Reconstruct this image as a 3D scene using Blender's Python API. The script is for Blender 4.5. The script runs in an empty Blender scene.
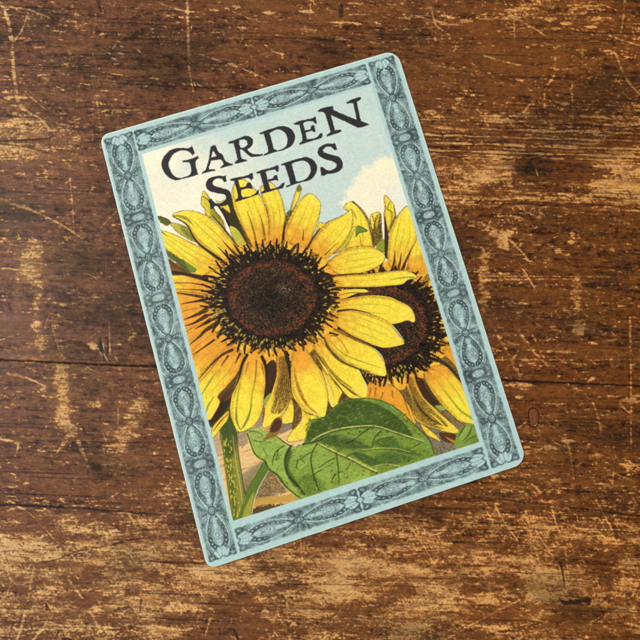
import bpy, math
import numpy as np
from mathutils import Matrix, Vector
C = bpy.context.scene.collection
rng = np.random.default_rng(7)
PX = 640.0                       # the plan is drawn on a 640 unit square

# ------------------------------------------------------------------ camera geometry
def hom(src, dst):
    A = []
    for (x, y), (u, v) in zip(src, dst):
        A.append([x, y, 1, 0, 0, 0, -u*x, -u*y, -u]); A.append([0, 0, 0, x, y, 1, -v*x, -v*y, -v])
    return np.linalg.svd(np.array(A, float))[2][-1].reshape(3, 3)
QUAD = np.array([(99.35, 135.67), (396.83, 49.5), (527.2, 462.9), (207.4, 569.8)])
FPX = 800.0
H0 = hom([(0, 0), (1, 0), (1, 1), (0, 1)], QUAD - 320); H0 /= H0[2, 2]
Ki = np.diag([1/FPX, 1/FPX, 1])
a_, b_, t_ = (Ki @ H0).T
k_ = 0.205/np.linalg.norm(a_)                      # the sign is about 20 cm wide
nrm = np.cross(a_, b_); nrm /= np.linalg.norm(nrm)  # plane normal, camera frame (x right, y down, z forward): away from the camera
P0 = t_*k_
# world axes expressed in the camera frame: X along the picture's horizontal, Z out of the plane towards the camera
Zc = -nrm if nrm[2] > 0 else nrm
Xc = np.array([1, 0.035, 0.0]); Xc -= Zc*(Xc @ Zc); Xc /= np.linalg.norm(Xc)
Yc = np.cross(Zc, Xc)
Rwc = np.stack([Xc, Yc, Zc])                        # camera vector -> world vector
ORG = Ki @ np.array([0, 0, 1.0]); ORG = ORG*((P0 @ nrm)/(ORG @ nrm))   # world origin: centre of the view, on the sign plane
CAMW = Rwc @ (-ORG)
def plan2world(x, y, z=0.0):
    """points of the plan (array) -> world points on the horizontal plane at height z"""
    x = np.asarray(x, float); y = np.asarray(y, float)
    d = np.stack([(x-320)/FPX, (y-320)/FPX, np.ones_like(x)], -1) @ Rwc.T
    s = (z - CAMW[2])/d[..., 2]
    return CAMW + d*s[..., None]
UNIT = 0.205/323.0                                   # metres per plan unit
HI = hom([(0, 0), (1, 0), (1, 1), (0, 1)], QUAD)
def uv2plan(u, v):
    p = np.stack([u, v, np.ones_like(u)], -1) @ HI.T
    return p[..., 0]/p[..., 2], p[..., 1]/p[..., 2]
HII = np.linalg.inv(HI)
def plan2uv(x, y):
    x = np.asarray(x, float); y = np.asarray(y, float)
    p = np.stack([x, y, np.ones_like(x)], -1) @ HII.T
    return p[..., 0]/p[..., 2], p[..., 1]/p[..., 2]

# ------------------------------------------------------------------ small painter
def lin(c):
    c = np.asarray(c, float)/255.0
    return np.where(c <= 0.04045, c/12.92, ((c+0.055)/1.055)**2.4)
def sst(a, b, x):
    t = np.clip((x-a)/(b-a), 0, 1); return t*t*(3-2*t)
def fnoise(h, w, sy, sx, seed, ang=0.0):
    """gaussian filtered noise, unit variance, periodic; sx/sy in pixels along/across direction ang"""
    r = np.random.default_rng(seed)
    F = np.fft.rfft2(r.standard_normal((h, w)))
    fy = np.fft.fftfreq(h)[:, None]; fx = np.fft.rfftfreq(w)[None, :]
    ca, sa = math.cos(ang), math.sin(ang)
    gx = fx*ca + fy*sa; gy = -fx*sa + fy*ca
    F *= np.exp(-2*(math.pi**2)*((gx*sx)**2 + (gy*sy)**2))
    n = np.fft.irfft2(F, s=(h, w)); n -= n.mean(); return n/n.std()
def catmull(p, closed, n=6):
    p = np.asarray(p, float); N = len(p); out = []
    R = range(N) if closed else range(N-1)
    for i in R:
        if closed: a, b, c, d = p[i-1], p[i], p[(i+1) % N], p[(i+2) % N]
        else: a, b, c, d = p[max(i-1, 0)], p[i], p[i+1], p[min(i+2, N-1)]
        for k in range(n):
            t = k/n
            out.append(0.5*((2*b)+(c-a)*t+(2*a-5*b+4*c-d)*t*t+(3*b-3*c+d-a)*t**3))
    if not closed: out.append(p[-1])
    return np.array(out)

class Canvas:
    def __init__(s, x0, y0, x1, y1, S):
        s.x0, s.y0, s.S = x0, y0, S
        s.w = int((x1-x0)*S); s.h = int((y1-y0)*S)
        s.img = np.zeros((s.h, s.w, 3)); s.id = np.zeros((s.h, s.w), np.int8)
        s.cur = 0
        s.X = x0 + (np.arange(s.w)+.5)/S; s.Y = y0 + (np.arange(s.h)+.5)/S
    def box(s, p, pad):
        a = np.min(p, 0)-pad; b = np.max(p, 0)+pad
        i0 = max(0, int((a[0]-s.x0)*s.S)); i1 = min(s.w, int((b[0]-s.x0)*s.S)+2)
        j0 = max(0, int((a[1]-s.y0)*s.S)); j1 = min(s.h, int((b[1]-s.y0)*s.S)+2)
        if i1 <= i0 or j1 <= j0: return None
        X, Y = np.meshgrid(s.X[i0:i1], s.Y[j0:j1])
        return (slice(j0, j1), slice(i0, i1)), X, Y
    def put(s, sl, a, col, setid=True):
        a = np.clip(a, 0, 1)
        col = np.asarray(col, float)
        s.img[sl] += (col - s.img[sl])*a[..., None]
        if setid and s.cur: s.id[sl][a > .5] = s.cur
    def sdf(s, p, X, Y):
        d = np.full(X.shape, 1e9); ins = np.zeros(X.shape, bool)
        q = np.roll(p, -1, 0)
        for (ax, ay), (bx, by) in zip(p, q):
            ex, ey = bx-ax, by-ay; L = ex*ex+ey*ey
            if L < 1e-9: continue
            t = np.clip(((X-ax)*ex+(Y-ay)*ey)/L, 0, 1)
            d = np.minimum(d, (X-ax-t*ex)**2+(Y-ay-t*ey)**2)
            if ay != by:
                c = ((ay > Y) != (by > Y)) & (X < ex*(Y-ay)/ey+ax); ins ^= c
        d = np.sqrt(d); return np.where(ins, -d, d)
    def fill(s, p, col, a=1.0, soft=0.35, grow=0.0, smooth=True, rough=0.0, stip=0.0):
        p = catmull(p, True) if smooth else np.asarray(p, float)
        b = s.box(p, 2+soft)
        if b is None: return
        sl, X, Y = b; d = s.sdf(p, X, Y) - grow
        if rough: d = d + rough*GN[sl]
        al = sst(soft, -soft, d)*a
        if stip: al = al*np.clip(1-stip+stip*(DOT[sl]), 0, 1)
        s.put(sl, al, col); return sl, X, Y, d
    def stroke(s, p, w0, w1, col, a=1.0, soft=0.35, wm=None, smooth=True, brk=0.0, setid=False, taper=True):
        p = catmull(p, False, 5) if smooth and len(p) > 2 else np.asarray(p, float)
        b = s.box(p, max(w0, w1, wm or 0)+2)
        if b is None: return
        sl, X, Y = b
        seg = np.sqrt((np.diff(p, axis=0)**2).sum(1)); T = np.concatenate([[0], np.cumsum(seg)]); Lt = T[-1]+1e-9
        best = np.full(X.shape, 1e9); tt = np.zeros(X.shape)
        for i in range(len(p)-1):
            ax, ay = p[i]; ex, ey = p[i+1]-p[i]; L = ex*ex+ey*ey
            if L < 1e-9: continue
            t = np.clip(((X-ax)*ex+(Y-ay)*ey)/L, 0, 1)
            d = np.hypot(X-ax-t*ex, Y-ay-t*ey); m = d < best
            best = np.where(m, d, best); tt = np.where(m, (T[i]+t*seg[i])/Lt, tt)
        if wm is None: wd = w0+(w1-w0)*tt
        else: wd = np.where(tt < .5, w0+(wm-w0)*tt*2, wm+(w1-wm)*(tt*2-1))
        al = sst(wd/2+soft, wd/2-soft, best)*np.clip(wd/0.5, 0, 1)*a
        if brk: al = al*np.clip(1-brk+brk*(GN[sl]*.6+.6), 0, 1)
        s.put(sl, al, col, setid)
        return sl, X, Y, best, tt, al

def W(x0, y0, pts, m=8.0): return [(x0+x/m, y0+y/m) for x, y in pts]

# ================================================================== THE PRINTED PICTURE
S = 3.0
cv = Canvas(95, 45, 532, 575, S)
GN = fnoise(cv.h, cv.w, 1.6, 1.6, 11); GF = fnoise(cv.h, cv.w, .8, .8, 12); GL = fnoise(cv.h, cv.w, 20, 20, 13)
GM = fnoise(cv.h, cv.w, 5, 5, 14)
DOT = np.clip(.5+fnoise(cv.h, cv.w, 1.0, 1.0, 15)*.9, 0, 1)
XX, YY = np.meshgrid(cv.X, cv.Y)
ALL = (slice(0, cv.h), slice(0, cv.w))
NONE, SKY, FLOW1, FLOW2, LEAF, STEM, TEXT, BORD, GRND = 0, 1, 2, 3, 4, 5, 6, 7, 8
# ---- sky: cream on the left running into a pale blue green wash, with a cloud
cream, blue = np.array([251, 241, 212.]), np.array([200, 218, 207.])
f = sst(-60, 75, (XX-215)*.95 - (YY-150)*.55 + 18*GL + 6*GM)
f2 = sst(40, -10, (YY-(140-(XX-160)*.29)))*.55*sst(150, 200, XX)
sky = cream + (blue-cream)*np.clip(f*.93+f2, 0, 1)[..., None]
sky += (GM*1.1+GN*.7)[..., None]*np.array([1, .8, .6]) + (np.clip(GM-1.4, 0, 2)*-5)[..., None]*np.array([1, .7, .2])
cv.img[:] = sky; cv.id[:] = SKY
cloud = [(344, 226), (345, 208), (340, 203), (346, 198), (345, 190), (352, 186), (355, 178), (361, 173), (364, 167), (372, 165), (375, 160), (383, 157), (391, 158), (396, 152), (430, 170), (430, 260), (340, 260)]
cv.cur = SKY
cv.fill(cloud, (251, 241, 208), .95, soft=2.2, rough=1.2)
cv.fill([(385, 196), (392, 183), (405, 190), (412, 215), (395, 225)], (238, 232, 218), .7, soft=6, rough=2)
cv.fill([(380, 160), (386, 162), (386, 168), (380, 168)], (255, 245, 190), .8, soft=3)
cv.fill([(150, 175), (185, 185), (182, 200), (160, 205)], (236, 228, 208), .5, soft=8, rough=2)
# ---- ground far behind the stem
cv.cur = GRND
bgp = [(185, 395), (300, 385), (320, 420), (320, 520), (230, 525), (205, 430)]
cv.fill(bgp, (234, 194, 128), 1, soft=.5, smooth=False)
for k in range(120):
    y = rng.uniform(420, 482); x = rng.uniform(208, 300); L = rng.uniform(10, 34)
    c = [(244, 200, 136), (196, 140, 82), (150, 128, 104), (250, 214, 150), (216, 160, 84)][k % 5]
    cv.stroke([(x, y), (x+L, y-L*.33)], .8, .4, c, .85, wm=1.9, brk=.4)
cv.fill([(238, 428), (247, 430), (247, 442), (240, 447), (236, 440)], (138, 120, 100), .8, soft=1.2, rough=.5, stip=.4)
cv.fill([(212, 437), (219, 434), (221, 452), (215, 455)], (176, 154, 120), .8, soft=1, stip=.3)
cv.fill([(283, 424), (294, 421), (292, 428), (283, 433), (279, 433)], (120, 106, 90), .9, soft=.7, stip=.3)
cv.fill([(255, 425), (262, 400), (266, 402), (262, 424), (258, 428)], (150, 134, 112), .9, soft=.7)
cv.fill([(242, 485), (262, 463), (272, 470), (290, 489), (262, 500), (243, 512)], (110, 88, 54), .95, soft=1.2, rough=.7, stip=.4)
for k in range(40):
    x = rng.uniform(243, 288); y = rng.uniform(470, 510); cv.stroke([(x, y), (x+rng.uniform(3, 9), y-rng.uniform(0, 2))], .5, .3, [(190, 156, 84), (78, 58, 32), (212, 180, 100)][k % 3], .6, wm=.9, brk=.4)
cv.fill([(238, 478), (262, 461), (264, 466), (243, 488)], (150, 132, 96), .8, soft=1.5)
cv.fill([(246, 502), (266, 497), (296, 494), (306, 499), (268, 506), (246, 512)], (198, 156, 72), .95, soft=1.2, rough=.6)
cv.fill([(244, 512), (262, 506), (290, 504), (262, 513), (246, 521)], (84, 62, 34), .95, soft=1, rough=.6)
# grey stipple behind the lower right
cv.fill([(418, 420), (450, 405), (480, 418), (482, 450), (430, 470), (415, 440)], (112, 94, 66), 1, soft=.6, stip=.3)

YEL = np.array([253, 224, 66.]); ORA = np.array([241, 164, 48.]); GRV = (158, 164, 42); DKL = (62, 46, 20)
def petal(pts, Cn, org=.32, veins=(.3, .6), vcol=GRV, y=YEL, o=ORA, line=.8, vw=1.0, tipdark=0, edge=.7, va=.58, smooth=True):
    p = catmull(pts, True, 5)
    sl, X, Y = cv.box(p, 3)
    d = cv.sdf(p, X, Y)
    r = np.hypot(p[:, 0]-Cn[0], p[:, 1]-Cn[1]); ib = int(r.argmin()); it = int(r.argmax())
    ax = p[it]-p[ib]; L = math.hypot(*ax); ax = ax/L
    t = ((X-p[ib, 0])*ax[0]+(Y-p[ib, 1])*ax[1])/L
    tn = t + .05*GM[sl] + .16*(DOT[sl]-.5)
    col = o + (y-o)*sst(org-.3, org+.28, tn)[..., None]
    # ochre stipple towards the rims
    e = np.exp(d/1.8)*edge*(.35+.65*DOT[sl])
    col = col + (np.array([205, 160, 40.])-col)*np.clip(e, 0, 1)[..., None]*.55
    col = col + (np.array([255, 236, 120.])-col)*(sst(.7, 1.0, t)*.35)[..., None]
    st_ = sst(.55, 1.0, DOT[sl]*.7+.5*(1-sst(0, .75, t)))*.30; col = col + (np.array([206, 132, 36.])-col)*st_[..., None]
    col = col*(1+.018*GF[sl]+.015*GM[sl])[..., None]
    cv.put(sl, sst(.35, -.35, d), col)
    # veins follow both sides
    i, j = sorted((ib, it)); s1 = p[i:j+1]; s2 = np.concatenate([p[j:], p[:i+1]])[::-1]
    def rs(q, n=14):
        T = np.concatenate([[0], np.cumsum(np.hypot(*np.diff(q, axis=0).T))]); u = np.linspace(0, T[-1], n)
        return np.stack([np.interp(u, T, q[:, 0]), np.interp(u, T, q[:, 1])], -1)
    A, B = rs(s1), rs(s2)
    if ib > it: A, B = A[::-1], B[::-1]
    for fr in veins:
        q = A*(1-fr)+B*fr; a0 = rng.integers(1, 4); a1 = rng.integers(10, 13)
        cv.stroke(q[a0:a1], .5, .3, vcol, va, soft=.75, wm=vw*1.5, brk=.3)
        if rng.random() < .8:      # a fine brown hatch by the base
            cv.stroke(q[0:4]+rng.normal(0, .5, 2), .8, .1, (150, 92, 26), .6, soft=.4)
    if len(veins):
        for k in range(6):             # engraved strokes running up from the base
            fr = rng.uniform(.08, .92); q = A*(1-fr)+B*fr; n1 = int(rng.integers(2, 5))
            cv.stroke(q[0:n1], .9, .1, (146, 92, 26), rng.uniform(.3, .65), soft=.45)
    if len(pts) > 9:                   # shaded flank of the petal, stippled ink
        q = A*.07+B*.93
        cv.stroke(q[1:13], 1.2, .4, (150, 112, 34), .55, soft=1.0, wm=2.4, brk=.55)
        q = A*.95+B*.05
        cv.stroke(q[0:10], 1.4, .3, (176, 120, 34), .45, soft=.9, wm=1.4, brk=.5)
    # ink line
    al = sst(.02, .22, t)*np.exp(-(d/(.42*line+.08))**2)*np.clip(.72+.28*GN[sl], .2, 1)*min(1, line)
    cv.put(sl, al*.85, DKL)
    return p

F1, F2 = (272., 298.), (383., 325.)
# ------------------------------------------------ flower on the right (behind)
cv.cur = FLOW2
def underlay(Cn, rx, ry):
    R_ = np.hypot((XX-Cn[0])/rx, (YY-Cn[1])/ry); TH = np.arctan2(YY-Cn[1], XX-Cn[0])
    c = np.array([240, 166, 50.]) + (np.array([246, 196, 58.])-np.array([240, 166, 50.]))*np.clip(.5+.5*np.cos(TH*9+GM), 0, 1)[..., None]
    c = c + (np.array([110, 70, 26.])-c)*(sst(.55, .95, np.cos(TH*17+1.5*np.sin(TH*5)))*.8*np.clip(.8+.3*GN, 0, 1))[..., None]
    cv.put(ALL, sst(1.0, .985, R_+.02*GM), c)
cv.fill([(186, 330), (300, 340), (330, 330), (385, 376), (440, 345), (462, 350), (482, 432), (470, 440), (446, 424), (425, 425), (400, 415), (345, 420), (318, 416), (300, 404), (268, 398), (236, 404), (206, 428)], (92, 68, 32), 1, soft=.6, smooth=False, stip=.0)
cv.fill([(186, 330), (300, 340), (330, 330), (385, 376), (440, 345), (462, 350), (482, 432), (440, 422), (400, 415), (335, 405), (300, 404), (268, 398), (236, 404), (206, 428)], (150, 118, 52), .8, soft=.6, smooth=False, stip=.9)
underlay(F2, 72, 66)
W335 = lambda q: W(335, 190, q)
petal([(344, 209), (346, 204), (352.5, 202), (360, 209), (367.5, 220), (371, 232), (374, 246), (370, 262), (345, 262), (348, 235), (352, 215)], F2, org=.1, veins=(.35,))
cv.stroke([(354, 202.5), (361, 209), (368, 220), (371.5, 232), (374, 246)], 1.2, 2.5, (96, 70, 30), .8, soft=.6, wm=3.0, brk=.3)
cv.stroke([(353, 202), (357, 205)], 2.4, 1, (92, 84, 30), .8)
cv.stroke([(353, 210), (357, 221)], .6, .4, GRV, .8, wm=1.8)
cv.stroke([(359.5, 235), (361.5, 246)], .6, 1.4, (170, 120, 34), .8)
petal([(370, 217), (372.5, 214), (378, 212), (381, 215), (381.5, 227), (382, 240), (376, 246), (374, 240), (372, 230)], F2, org=.0, veins=())
cv.fill([(375, 219), (379, 214), (381, 216), (381.4, 228), (382, 240), (375, 246), (372, 234)], (74, 56, 28), .95, soft=.8, stip=.35, rough=.3)
cv.fill([(375.5, 224), (378, 214.5), (379.5, 216), (377, 227)], (226, 196, 66), .8, soft=.6)
cv.stroke([(372.5, 216), (375, 224)], 1.6, .6, (120, 96, 40), .7)
cv.fill([(376, 246), (384, 239), (386, 251), (381, 252)], (140, 150, 46), 1, soft=.5)
petal([(384, 197.5), (386, 195.6), (390, 200), (394, 205), (395, 212), (396, 217.5), (392.5, 224), (388.5, 233), (386, 228), (385, 221), (384, 215), (385, 207.5)], F2, org=.0, veins=(.4,))
cv.stroke([(389.6, 202), (387.5, 209), (392, 213), (391, 224)], 1.2, 1.0, (150, 140, 40), .8, wm=2.2)
cv.stroke([(394, 206), (395, 216), (391, 225), (388.5, 232)], 1, 1, (110, 92, 36), .8, wm=2.0, brk=.3)
cv.stroke([(384.5, 217), (386, 230), (387, 245), (387, 256)], 1, 5, (50, 36, 20), .95, soft=.6, wm=4.2)
petal([(419, 239), (411.5, 250), (408, 266), (420, 275), (432, 268), (426, 255)], F2, org=.45, veins=(.3, .6))
petal([(407, 206), (411, 211), (414.5, 225), (417, 236), (412, 249), (404, 266), (396, 272), (388, 264), (388, 244), (390, 231), (394.5, 221), (401, 211)], F2, org=.22, veins=(.25, .5, .72))
for q in ([(395, 250), (394.5, 260), (393, 268)], [(401.5, 252), (400, 262), (398, 270)], [(412, 247), (407, 258), (402, 272)], [(404, 262), (402, 272)]):
    cv.stroke(q, .3, 3.2, (66, 44, 18), .9)
# lower right petals
petal([(442.5, 352), (450, 346), (458, 352), (468, 380), (464, 384), (455, 366)], F2, org=.8, veins=(.4,))
petal([(424, 373), (433, 366), (445, 366), (455, 376), (463, 386), (470, 402), (475, 423), (466, 423), (460, 421.5), (451, 414), (440, 402.5), (429, 387)], F2, org=.3, veins=(.3, .62), vw=1.2)
cv.stroke([(444, 390), (453, 402), (461, 411), (473, 419)], .4, 2.4, (150, 158, 36), .85, wm=2.0)
cv.stroke([(432, 360), (441, 361.5), (448, 366), (455, 373), (463, 384)], 3.4, 1.6, (58, 40, 20), .95, soft=.5)
cv.fill([(415, 377), (424, 381), (432, 393), (440, 405), (435, 407), (422, 396)], (58, 38, 20), 1, soft=.6, stip=.25)
cv.stroke([(424, 374), (426, 386), (436, 400)], 1.5, .8, (120, 80, 26), .7)
petal([(365, 386), (382, 383), (396, 388), (404, 398), (410.5, 408), (415, 421), (411, 430), (360, 420)], F2, org=1.1, veins=(.5,), vcol=(190, 120, 30))
for q in ([(383, 393), (380, 402)], [(392, 391), (393, 399)], [(404, 398), (408, 410), (412, 420)], [(371, 388), (368, 402)], [(376, 388), (374, 400)]):
    cv.stroke(q, 1.8, .6, (140, 86, 26), .8, brk=.3)
q = [(405, 380), (411, 376), (415, 380), (424, 398), (435, 409.5), (447, 419.5), (459, 430), (454, 433.5), (439, 430), (423, 424.5), (414, 417.5), (411.5, 400)]
petal(q, F2, org=.3, veins=())
cv.fill([(408, 382), (412, 378), (421, 396), (434, 411), (447, 424), (444, 429), (430, 426), (415, 416), (412.5, 400)], (112, 82, 34), .92, soft=.9, stip=.4)
for a in range(7):
    cv.stroke([(412+a*1.0, 392+a*2.5), (418+a*2.4, 408+a*2), (428+a*2.8, 421+a*.8)], .4, .3, (66, 46, 20), .75, wm=.8)
cv.stroke([(431, 413.5), (437, 419), (446.5, 428)], .5, .8, (246, 208, 58), .95, wm=1.8)
cv.stroke([(436, 425), (446, 428), (457, 431.5)], .8, 1.5, (246, 208, 58), .95, wm=3)
cv.stroke([(414, 383), (421, 395.5), (435, 409.5), (448, 421), (458, 430)], .6, .5, (226, 182, 52), .95, wm=1.3)
cv.stroke([(443, 412), (452, 420), (459, 429)], .6, .8, (92, 58, 20), .9, wm=1.7)
cv.fill([(435, 406), (441, 405.5), (446, 409), (441, 410.5)], (150, 168, 74), 1, soft=.5)
cv.fill([(443, 411), (450, 413), (456, 421), (462, 424), (458, 430), (450, 420)], (140, 122, 86), .9, soft=.6, stip=.3)
petal([(421, 424), (430, 430), (437, 436), (441, 442), (437, 440), (426, 434)], F2, org=.0, veins=())
cv.fill([(439, 433), (447, 433), (455, 434), (457, 441), (452, 443), (443, 441)], (78, 42, 20), .95, soft=.7, stip=.2)
cv.stroke([(446, 437), (455, 442), (467, 442)], 1, 2, (196, 138, 48), .9, wm=3)

def disc(Cn, rx, ry, seed, bright=None, clip=None, n=66):
    r_ = np.random.default_rng(seed)
    sl, X, Y = cv.box(np.array([(Cn[0]-rx*1.2, Cn[1]-ry*1.2), (Cn[0]+rx*1.2, Cn[1]+ry*1.2)]), 2)
    R = np.hypot((X-Cn[0])/rx, (Y-Cn[1])/ry); TH = np.arctan2((Y-Cn[1])/ry, (X-Cn[0])/rx)
    # dark field with a torn rim
    rim = .89 + .03*GM[sl] + .02*GN[sl] + .03*np.sin(TH*31+2*GM[sl])
    cv.put(sl, sst(rim+.02, rim-.02, R), np.array([36, 25, 15.])*(1+.30*GN[sl])[..., None])
    for k in range(n):
        th = 2*math.pi*(k+r_.uniform(-.3, .3))/n
        r1 = r_.uniform(.96, 1.02) + (.06 if math.cos(th-3.0) > .5 else 0); r0 = .80
        c, s_ = math.cos(th), math.sin(th); dr = r_.normal(0, .05)
        q = [(Cn[0]+rx*r0*c, Cn[1]+ry*r0*s_), (Cn[0]+rx*(r1+r0)/2*math.cos(th+dr*.3), Cn[1]+ry*(r1+r0)/2*math.sin(th+dr*.3)), (Cn[0]+rx*r1*math.cos(th+dr), Cn[1]+ry*r1*math.sin(th+dr))]
        cv.stroke(q, 1.2, 1.5, r_.choice([(38, 26, 14), (52, 34, 18), (28, 20, 12)]), .95, wm=r_.uniform(2.3, 3.1), setid=True)
    for k in range(int(n*1.25)):        # lighter slits between the florets
        th = 2*math.pi*(k+r_.uniform(-.35, .35))/(n*1.25); r0 = r_.uniform(.84, .92); r1 = r_.uniform(.95, 1.02)
        q = [(Cn[0]+rx*rr*math.cos(th), Cn[1]+ry*rr*math.sin(th)) for rr in (r0, r1)]
        cv.stroke(q, .3, 1.0, r_.choice([(214, 150, 48), (190, 124, 40), (228, 172, 56), (150, 100, 36)]), .8*r_.uniform(.5, 1), soft=.4)
    for k in range(int(n*1.6)):        # brown florets seen end on
        th = r_.uniform(0, 2*math.pi); r0 = r_.uniform(.70, .9)
        q = [(Cn[0]+rx*rr*math.cos(th), Cn[1]+ry*rr*math.sin(th)) for rr in (r0, r0+.04)]
        cv.stroke(q, 1.0, .6, r_.choice([(84, 56, 28), (70, 50, 26), (100, 66, 30)]), .8, wm=1.4, soft=.4)
    for k in range(330):               # seed flecks
        th = r_.uniform(0, 2*math.pi)
        wgt = .26 + .9*max(0, math.cos(th-2.25))
        if r_.random() > wgt: continue
        r0 = r_.uniform(.70, .89); L = r_.uniform(.015, .055)
        q = [(Cn[0]+rx*rr*math.cos(th), Cn[1]+ry*rr*math.sin(th)) for rr in (r0, r0+L)]
        cv.stroke(q, .9, .7, r_.choice([(186, 164, 66), (160, 158, 56), (206, 178, 82), (140, 122, 48), (196, 142, 54)]), .92, wm=r_.uniform(.9, 2.2), soft=.35)
    # the woven middle
    Ri = R/.655 + .02*GM[sl]; inside = sst(1.02, .96, Ri)
    g1, g2 = GN[sl], GF[sl]
    col = np.full(X.shape+(3,), 0.) + np.array([50, 36, 23.])
    col = col + (np.array([112, 84, 46.])-col)*sst(.3, 1.3, g2*.75+g1*.45)[..., None]
    col = col + (np.array([98, 50, 28.])-col)*(sst(.6, 1.6, np.roll(g2, 37, 1)*.7+np.roll(g1, 91, 0)*.5)*.8)[..., None]
    col = col + (np.array([20, 15, 10.])-col)*(sst(.5, 1.3, np.roll(g1, 55, 1)*.8+np.roll(g2, 21, 0)*.4)*.85)[..., None]
    col = col*(1-.42*np.exp(-(Ri/.5)**2))[..., None]
    ring = np.exp(-((Ri-.92)/.09)**2)*np.clip(.22+.3*GM[sl]+.4*g1+.3*g2, 0, .9)
    col = col + (np.array([128, 62, 36.])-col)*ring[..., None]
    if bright:
        hb = np.exp(-(((X-bright[0])/7)**2+((Y-bright[1])/5)**2))*np.clip(.15+.5*g2, 0, 1)
        col = col + (np.array([168, 152, 122.])-col)*hb[..., None]
    cv.put(sl, inside, col)
disc(F2, 68, 61, 5, None)
# ------------------------------------------------ stem
cv.cur = STEM
stem = [(219.5, 432), (218, 404), (236, 404), (236, 434), (238.5, 457), (243.5, 488), (246, 500), (247, 520), (234, 524), (231, 510), (229, 498), (226, 475), (223, 452)]
cv.fill(stem, (88, 108, 36), 1, soft=.5, smooth=True)
sl, X, Y = cv.box(np.array(stem), 0)
ctr = 219.5 + (Y-432)*.155 + 8
cv.fill([(229, 440), (236, 440), (243, 488), (246, 518), (238, 521), (236, 490)], (160, 150, 58), .85, soft=2.2, stip=.3)
cv.fill([(219, 405), (236, 405), (236, 450), (226, 452)], (58, 74, 28), .8, soft=2.5, stip=.3)
cv.stroke([(233, 436), (236, 462), (241, 492), (244, 518)], .6, .8, (196, 178, 92), .8, wm=1.4)
for k in range(70):
    y = rng.uniform(438, 520); x = 221 + (y-432)*.155 + rng.uniform(0, 9)*(.8 if y > 460 else 1)
    cv.stroke([(x, y), (x+rng.uniform(-.6, .8), y+rng.uniform(1, 3))], 1.0, .7, [(206, 186, 66), (186, 170, 62), (222, 190, 70)][k % 3], .9, wm=1.3)
for k in range(60):
    y = 434 + k*1.4; x = 220 + (y-432)*.155
    cv.stroke([(x-1.4, y+.5), (x+1, y)], .7, .5, (196, 150, 60), .8)
cv.stroke([(236, 432), (239, 457), (244, 488), (246, 496)], .7, .7, (36, 40, 20), .9)
cv.stroke([(220, 436), (223.5, 455), (226, 475), (230, 502), (233, 520)], .5, .5, (70, 60, 26), .7)
br = [(266, 459), (270, 468), (263, 481), (256, 496), (252, 510), (251, 518), (238, 522), (243, 502), (247, 490), (255, 476)]
cv.fill(br, (92, 116, 38), 1, soft=.5)
cv.fill([(262, 462), (256, 475), (248, 490), (244, 504), (246, 496), (253, 480)], (188, 178, 92), .85, soft=.9)
cv.fill([(254, 492), (252, 508), (249, 518), (242, 520), (246, 506)], (176, 164, 60), .85, soft=1.4)
cv.stroke([(270, 469), (262, 482), (255, 498), (251.5, 516)], .6, .6, (224, 218, 190), .9, wm=.9)
cv.stroke([(245.5, 496), (252, 482), (263, 463)], .5, .4, (40, 40, 20), .8)
# ------------------------------------------------ big flower
cv.cur = FLOW1
underlay(F1, 74, 64)
# left flank, cut off by the frame
petal([(160, 262), (205, 274), (215, 290), (175, 296)], F1, org=.5, veins=(.3, .6), vcol=(200, 140, 40))
petal([(166, 293), (210, 296), (215, 312), (180, 320)], F1, org=.95, veins=(.4,), vcol=(200, 130, 40))
petal([(172, 318), (206, 308), (214, 330), (185, 345)], F1, org=1.2, veins=(.5,), vcol=(190, 120, 36))
petal([(176, 342), (205, 324), (220, 345), (196, 372), (186, 372)], F1, org=.85, veins=(.25, .5, .75), vcol=(170, 120, 34))
petal([(186, 366), (215, 340), (228, 350), (200, 382), (196, 384)], F1, org=.75, veins=(.35, .65), vcol=(190, 150, 40))
# brown wedge under the lower left petal
cv.fill([(239, 372), (238, 384), (232, 400), (222, 412), (212, 424), (207, 417), (218, 396), (228, 378)], (100, 66, 28), 1, soft=.6, stip=.25)
for k in range(9):
    cv.stroke([(237-k*.9, 374+k*1.5), (231-k*1.3, 392+k), (221-k*.9, 402+k*2)], .4, .3, (54, 36, 18), .6, wm=.8, brk=.4)
for k in range(5):
    cv.stroke([(236-k*1.2, 378+k), (230-k*1.5, 392)], .4, .3, (168, 120, 48), .5, wm=.7, brk=.5)
cv.fill([(234, 396), (226, 410), (213, 427), (207, 420), (216, 406), (227, 400)], (44, 32, 18), .85, soft=1.2)
petal([(197, 381), (212, 362), (227, 346), (243, 353), (238, 372), (227, 386), (218, 396), (220, 402), (215, 413), (208, 420), (200, 402)], F1, org=.38, veins=(.3, .6))
cv.stroke([(216, 372), (207, 386), (202, 394)], .5, 1.2, (150, 160, 40), .85, wm=2.2)
cv.stroke([(214, 397), (208, 406), (206, 414)], .6, 1, (140, 152, 40), .85, wm=2.2)
cv.stroke([(218, 360), (207, 374), (200, 382)], 1.2, .5, (150, 96, 26), .8)
petal([(228, 411), (217.5, 421), (212, 429), (213, 438), (221, 428), (228, 419)], F1, org=.0, veins=())
cv.stroke([(228, 414), (220, 422), (213.5, 431)], .5, .6, (110, 74, 26), .9, wm=1.5)
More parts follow.
